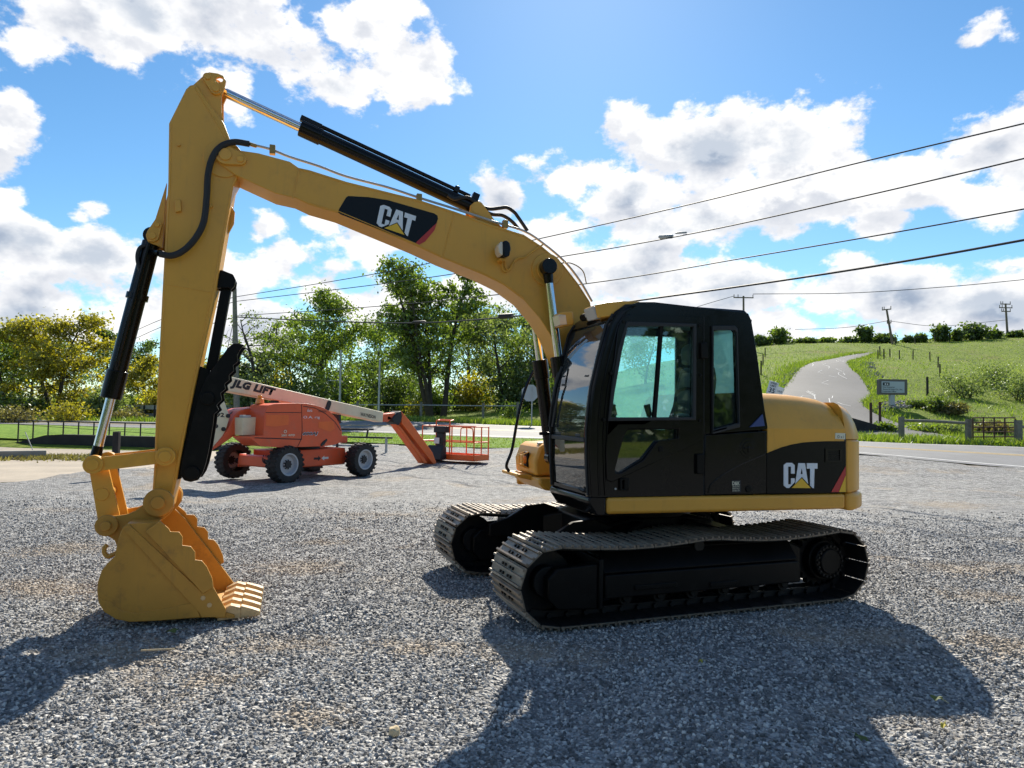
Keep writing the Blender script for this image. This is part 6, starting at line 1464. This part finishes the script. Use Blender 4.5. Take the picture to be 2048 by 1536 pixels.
# guard-rail bridge behind the trees on the left
B0, B1 = at(170, 826, 60), at(345, 832, 52); bd = empty('bridge', B0, 0, 'road bridge with guard rail behind the bucket cylinder rod', 'bridge'); dv = B1 - B0; dv.z = 0; nv = Vector((-dv.y, dv.x, 0)).normalized()
MB().loft([[q + Vector((0, 0, -.25)), q + nv * 6 + Vector((0, 0, -.25)), q + nv * 6 + Vector((0, 0, .12)), q + Vector((0, 0, .12))] for q in (Vector((0, 0, 0)) - dv * .5, dv * 1.6)]).build('deck', 'asphalt', bd)
for s_, hh in ((0, .75), (5.6, .85)):
    for k in range(16): q = dv * (k / 9 - .4) + nv * s_; MB().bx(q.x - .08, q.x + .08, q.y - .08, q.y + .08, -1.2 if s_ == 0 else 0, hh).build('post', 'wood_dark', bd)
    MB().bar(dv * -.4 + nv * s_ + Vector((0, 0, hh - .15)), dv * 1.4 + nv * s_ + Vector((0, 0, hh - .15)), .06, .32).build('guard_rail', 'galv', bd)
# trailer frame behind the lift
tr = hit(735, 905); tl = empty('trailer', tr, R(-8), 'black trailer frame with a raised rack parked behind the lift tyre', 'trailer')
MB().bx(-1.5, 1.0, -.04, .04, .55, .62).build('side_bar', 'print_dark', tl); MB().bx(-1.5, .0, .6, .68, .85, .92).build('rack_bar', 'print_dark', tl); MB().bx(-1.5, .0, 0, .08, .85, .92).build('rack_bar', 'print_dark', tl)
MB().bar((-.05, 0, .6), (.0, 0, .9), .06, .06).build('brace', 'print_dark', tl); MB().bx(.72, .80, -.04, .04, 0, .6).build('leg', 'galv', tl); MB().bx(-1.3, -1.22, -.04, .04, 0, .6).build('leg', 'print_dark', tl); MB().bx(-1.5, .4, .1, .2, .2, .28).build('cross_bar', 'galv', tl)

# ------------------------------------------------------------------ utility poles and wires
PL = base_at(474, 45); ptop = at(469, 577, 45)
pol = empty('utility_pole', PL, 0, 'slim weathered wooden utility pole rising behind the black thumb', 'pole'); t_ = ptop - PL
MB().tube([(0.05, 0, -.5), t_ * .5, t_], 0, 10, radii=[.20, .17, .13]).build('shaft', 'wood_weathered', pol)
MB().tube([(t_.x, 0, t_.z * .75), (-.6, -.4, t_.z * .55), (-.25, -.3, t_.z * .3)], .02, 5).build('drop_cable', 'wire', pol)
def wire(name, label, pts, r, cat='wire', group=None, splice=(), sag_n=10):
    """pts: (u, v, D) ; the cable hangs through them"""
    P = spline([at(*p) for p in pts], sag_n); o = MB().tube([p - P[0] for p in P], r, 6).build('cable' if splice else name, 'wire')
    if splice:
        e = empty(name, P[0], 0, label, cat, group); o.parent = e
        for (u, v, D, L, rr) in splice:
            a, b_ = at(u - L, v, D), at(u + L, v - L * .10, D); MB().tube([a - P[0], a.lerp(b_, .1) - P[0], a.lerp(b_, .9) - P[0], b_ - P[0]], 0, 8, radii=[rr * .4, rr, rr, rr * .4]).build('splice_case', 'galv' if 'ragged' in label else 'rubber', e)
        return e
    o.location = P[0]; return tag(o, label, cat, group)
def dist(u, u0=470, D0=45.0, u1=2048, D1=17.0):
    """the span runs straight in plan from the pole to a pole beyond the right edge"""
    a, b_ = ray(u0, 600), ray(u1, 300); A = Vector((a.x / a.y * D0, D0)); B = Vector((b_.x / b_.y * D1, D1)); k = ray(u, 500); s_ = k.x / k.y
    t_ = (A.x - s_ * A.y) / ((A.x - s_ * A.y) - (B.x - s_ * B.y)); return A.y + (B.y - A.y) * t_
def span(name, label, pts, r, splice=()): return wire(name, label, [(u, v, dist(u)) for u, v in pts], r, 'wire', 'overhead wires along the road', [(u, v, dist(u), L, rr) for u, v, L, rr in splice])
span('power_line', 'topmost overhead wire crossing the sky above the cab', [(470, 594), (760, 546), (1085, 476), (1400, 404), (1720, 325), (2048, 247), (2260, 196)], .020)
span('power_line', 'second overhead wire with a ragged pale splice above the cab', [(470, 603), (800, 563), (1130, 512), (1400, 464), (1720, 394), (2048, 317), (2260, 265)], .020, [(1332, 474, 15, .075), (1362, 466, 12, .035)])
span('power_line', 'third overhead wire from the top above the cab', [(470, 632), (800, 609), (1175, 567), (1500, 514), (1800, 463), (2048, 418), (2260, 380)], .019)
span('telephone_cable', 'lowest and thickest overhead cable carrying black splice cases', [(470, 634), (620, 641), (800, 646), (930, 641), (1100, 625), (1290, 599), (1550, 563), (1800, 524), (2048, 480), (2260, 440)], .032, [(1012, 633, 16, .11), (838, 645, 14, .07)])
for lab, pts in (('upper wire running down left from the wooden pole', [(470, 594, 45), (400, 612, 48), (320, 640, 52), (200, 690, 60), (27, 745, 72)]), ('middle wire running down left from the wooden pole', [(470, 603, 45), (400, 625, 48), (320, 655, 52), (200, 705, 60), (27, 752, 72)]), ('lowest dark wire running down left through the trees', [(470, 634, 45), (400, 655, 48), (320, 685, 52), (200, 722, 60), (27, 735, 72)])):
    wire('power_line', lab, pts, .022, 'wire', 'overhead wires along the road')
b = base_at(27, 72); tp_ = at(28, 668, 72) - b; pl2 = empty('utility_pole', b, 0, 'distant wooden pole among the trees at the far left', 'pole'); MB().tube([(0, 0, -.3), tp_], 0, 8, radii=[.18, .14]).build('shaft', 'wood_pole', pl2)
def cross_pole(u_b, v_b, u_t, v_t, D, arms, label, lean=0):
    b = base_at(u_b, D); t_ = at(u_t, v_t, D) - b; o = empty('utility_pole', b, 0, label, 'pole'); MB().tube([(0, 0, -.5), t_], 0, 8, radii=[.20, .15]).build('shaft', 'wood_pole', o)
    for (f, w_) in arms:
        c = t_ * f; w = hpx(w_, D) / 2; sl = Vector((w, 0, w * (.12 if lean else 0))); MB().bar(c - sl, c + sl, .14, .16).build('cross_arm', 'wood_pole', o)
        for s_ in (-.95, -.55, .95): MB().cyl(c + sl * s_ + Vector((0, 0, .06)), c + sl * s_ + Vector((0, 0, .5)), .06, 6).build('insulator', 'wood_pole', o)
    return o
cross_pole(1487, 700, 1487, 592, 112, [(.97, 40)], 'pole with a single cross arm showing above the cab roof')
cross_pole(1787, 690, 1773, 618, 112, [(.985, 18), (.6, 8)], 'leaning pole with a short tilted cross arm on the hill', 1)
cross_pole(2017, 668, 2011, 607, 126, [(.98, 20), (.86, 26), (.74, 18)], 'tall pole with three cross arms on the hill crest at the right')
wire('distant_wire', 'thin distant wire from the cross arm pole to the right edge', [(1506, 588, 112), (1700, 586, 110), (1900, 573, 105), (2060, 558, 100)], .05, 'wire', 'distant wires on the hill')
wire('distant_wire', 'faint wire sloping from the cross arm pole behind the cab roof', [(1468, 592, 112), (1400, 612, 108), (1320, 640, 104)], .04, 'wire', 'distant wires on the hill')
wire('distant_wire', 'faint wire between the leaning pole and the hill bush', [(1774, 642, 112), (1690, 655, 114), (1590, 659, 116)], .035, 'wire', 'distant wires on the hill')
wire('distant_wire', 'faint wire between the leaning pole and the crest pole', [(1778, 642, 112), (1880, 652, 118), (2012, 640, 126)], .035, 'wire', 'distant wires on the hill')

# ------------------------------------------------------------------ roofs beyond the crest
for u0, u1, vt, vb, lab in ((1598, 1642, 676, 690, 'low grey gabled roof showing over the hill crest'), (1505, 1532, 670, 690, 'grey shed roof behind the round hilltop bush')):
    D = 150; a, c = at(u0, vb, D), at(u1, vb, D); zt = at(u0, vt, D).z; ze = at(u0, vt + 6, D).z; o = empty('house', ((a.x + c.x) / 2, D, a.z - 3), 0, lab, 'building'); w = (c.x - a.x) / 2; h = ze - a.z + 3
    MB().bx(-w, w, 0, 7, -1, h).build('wall', 'siding', o); MB().prism([(-w - .5, h), (-w * .45, h + (zt - ze)), (w * .2, h + (zt - ze)), (w + .6, h)], -.4, 7.4).build('roof', 'roof_grey', o)

# ------------------------------------------------------------------ loose stones of the yard (stuff) and small finds
def loose_gravel():
    ys = np.arange(2.2, 13.6, .16); xs = np.arange(-10.6, 10.6, .16)
    me = grid_mesh('loose_gravel', xs, ys, dz=-.004, rough=.022, mask=lambda x, y: (np.abs(x) < y * .80 + .6))
    o = place('loose_gravel', me, 'stone')
    tag(o, 'loose grey crushed stone covering the yard', 'gravel', kind='stuff')
    g = bpy.data.node_groups.new('gravel', 'GeometryNodeTree')
    g.interface.new_socket('Geometry', in_out='INPUT', socket_type='NodeSocketGeometry'); g.interface.new_socket('Geometry', in_out='OUTPUT', socket_type='NodeSocketGeometry')
    t = NT(g); gi = t.add('NodeGroupInput'); go = t.add('NodeGroupOutput')
    pos = t.add('GeometryNodeInputPosition').outputs[0]; sx = t.add('ShaderNodeSeparateXYZ'); t.l.new(pos, sx.inputs[0])
    dens = t.add('ShaderNodeMapRange'); t.l.new(sx.outputs['Y'], dens.inputs[0]); dens.inputs[1].default_value = 3.2; dens.inputs[2].default_value = 13.4; dens.inputs[3].default_value = 3000; dens.inputs[4].default_value = 60
    dp = t.add('GeometryNodeDistributePointsOnFaces'); t.l.new(gi.outputs[0], dp.inputs['Mesh']); t.l.new(dens.outputs[0], dp.inputs['Density']); dp.inputs['Seed'].default_value = 4
    join = t.add('GeometryNodeGeometryToInstance')
    for k in range(5):
        ico = t.add('GeometryNodeMeshIcoSphere'); ico.inputs['Radius'].default_value = 1.0; ico.inputs['Subdivisions'].default_value = 2
        nz = t.add('ShaderNodeTexNoise', noise_dimensions='4D'); nz.inputs['W'].default_value = 7.3 * k; nz.inputs['Scale'].default_value = .75; nz.inputs['Detail'].default_value = 2
        p_ = t.add('GeometryNodeInputPosition'); t.l.new(p_.outputs[0], nz.inputs['Vector'])
        sb = t.add('ShaderNodeVectorMath', operation='SUBTRACT'); t.l.new(nz.outputs['Color'], sb.inputs[0]); sb.inputs[1].default_value = (.5, .5, .5)
        sc = t.add('ShaderNodeVectorMath', operation='SCALE'); t.l.new(sb.outputs[0], sc.inputs[0]); sc.inputs['Scale'].default_value = 2.0
        sp2 = t.add('GeometryNodeSetPosition'); t.l.new(ico.outputs[0], sp2.inputs[0]); t.l.new(sc.outputs[0], sp2.inputs['Offset'])
        tf = t.add('GeometryNodeTransform'); t.l.new(sp2.outputs[0], tf.inputs[0]); tf.inputs['Scale'].default_value = (1.15, .85, .7)
        smt = t.add('GeometryNodeSetMaterial'); t.l.new(tf.outputs[0], smt.inputs[0]); smt.inputs['Material'].default_value = MATS['stone']
        t.l.new(smt.outputs[0], join.inputs[0])
    ip = t.add('GeometryNodeInstanceOnPoints'); t.l.new(dp.outputs['Points'], ip.inputs['Points']); t.l.new(join.outputs[0], ip.inputs['Instance']); ip.inputs['Pick Instance'].default_value = True
    rr_ = t.add('FunctionNodeRandomValue', data_type='FLOAT_VECTOR'); rr_.inputs[1].default_value = (6.28, 6.28, 6.28); t.l.new(rr_.outputs[0], ip.inputs['Rotation'])
    rs_ = t.add('FunctionNodeRandomValue', data_type='FLOAT'); rs_.inputs[2].default_value = .0060; rs_.inputs[3].default_value = .0165; rs_.inputs['Seed'].default_value = 9; t.l.new(rs_.outputs[1], ip.inputs['Scale'])
    t.l.new(ip.outputs[0], go.inputs[0])
    md = o.modifiers.new('gravel', 'NODES'); md.node_group = g
loose_gravel()
def lump(name, m, p, s_, label, cat, seed, flat=.8):
    bm = bmesh.new(); bmesh.ops.create_icosphere(bm, subdivisions=3, radius=s_); rs = np.random.RandomState(seed)
    from mathutils import noise
    for v in bm.verts: v.co *= 1 + .35 * noise.noise(v.co * (1.6 / s_) + Vector((seed, 0, 0))); v.co.z *= flat
    me = bpy.data.meshes.new(name); bm.to_mesh(me); bm.free(); me.polygons.foreach_set('use_smooth', [True] * len(me.polygons)); o = place(name, me, m); o.location = p; return tag(o, label, cat)
q = on_ground(788, 1470); lump('stone', 'pale_stone', (q.x, q.y, .018), .034, 'fist-sized pale tan stone lying alone on the gravel in front', 'stone', 3)
def leaf_on_ground(u, v, s_, m, label):
    p = on_ground(u, v); o = empty('fallen_leaf', (p.x, p.y, .028), random.uniform(0, 6), label, 'leaf', 'fallen leaves on the gravel'); pts = []
    for k in range(14): a = 2 * math.pi * k / 14; r = s_ * (1 if k % 2 == 0 else .72) * (1 + .25 * math.cos(a)); pts.append((r * math.cos(a), r * math.sin(a) * .7, .012 * math.sin(3 * a)))
    c = len(pts); MB().raw(pts + [(0, 0, .010)], [(i, (i + 1) % c, c) for i in range(c)]).build('blade', m, o); MB().tube([(-s_ * .2, 0, .01), (-s_ * 1.9, .01, .004)], .0015, 4).build('stalk', m, o)
mat('leaf_olive', (.10, .13, .03), .7); mat('leaf_lemon', (.42, .36, .05), .7)
for u, v, s_, m, lab in ((1718, 1484, .045, 'leaf_olive', 'olive fallen leaf in the shade near the bottom right'), (1876, 1406, .045, 'leaf_olive', 'dull green fallen leaf at the edge of the hood shadow'), (1888, 1460, .030, 'leaf_lemon', 'small yellow fallen leaf in the sun at the bottom right'), (348, 1268, .05, 'leaf_olive', 'dark green fallen leaf in the bucket shadow'), (1402, 1330, .02, 'leaf_lemon', 'tiny yellow leaf in the machine shadow below the tracks')): leaf_on_ground(u, v, s_, m, lab)
p = on_ground(310, 1310); tag(MB().tube([(p.x - .10, p.y, .03), (p.x + .12, p.y + .03, .035)], .006, 5).build('twig', 'leaf_dry' if False else 'pale_stone'), 'thin pale twig on the sunlit gravel below the bucket', 'twig')

# long grass hanging over both edges of the driveway
def edge_grass():
    rs_ = np.random.RandomState(8); a, b = np.array(dl_), np.array(dr_); out = []
    for A, s_ in ((a, -1), (b, 1)):
        i = rs_.uniform(0, len(A) - 1.001, 5000); k = i.astype(int); f = (i - k)[:, None]; p = A[k] * (1 - f) + A[k + 1] * f; p[:, 0] += s_ * np.abs(rs_.normal(.25, .9, 5000)); p[:, 1] += rs_.normal(0, .25, 5000); out.append(p)
    tag(tufts('bank_grass', np.concatenate(out), .30, MATS['leaf_grass'], 12, wid=.035), 'long grass along both banks of the driveway', 'grass', kind='stuff')
edge_grass()
# slim grey poles among the trees behind the lift
for u, vt, vb, lab in ((757, 720, 822, 'slim pale pole standing in front of the dark trees above the lift boom'), (679, 700, 815, 'slim grey pole with a short arm left of the pale pole')):
    b = base_at(u, 52); t_ = at(u + 3, vt, 52) - b; o = empty('lamp_pole', b, 0, lab, 'pole'); MB().tube([(0, 0, -.3), t_], 0, 8, radii=[.09, .07]).build('shaft', 'galv', o)
    if u == 679: MB().cyl(t_ * .55, t_ * .55 + Vector((-.9, 0, 0)), .03, 6).build('arm', 'galv', o)
# the wood on the other side of the yard, mirrored in the cab glass and paint
def far_wood():
    rs = np.random.RandomState(91); n = 16000; x = rs.uniform(-60, 60, n); top_ = 9 + 2.2 * np.sin(x * .31) + 1.5 * np.sin(x * .83 + 1); z = top_ * rs.uniform(0, 1, n) ** .8; y = -26 - np.abs(rs.normal(0, 2.0, n)) + 1.2 * np.sin(x * .5)
    me = leaf_mesh('far_wood', np.stack([x, y, z], 1), .75, rs, .45); tag(place('far_wood', me, 'leaf_dark'), 'dark wood behind the yard mirrored faintly in the cab glass', 'wood', kind='stuff')
far_wood()
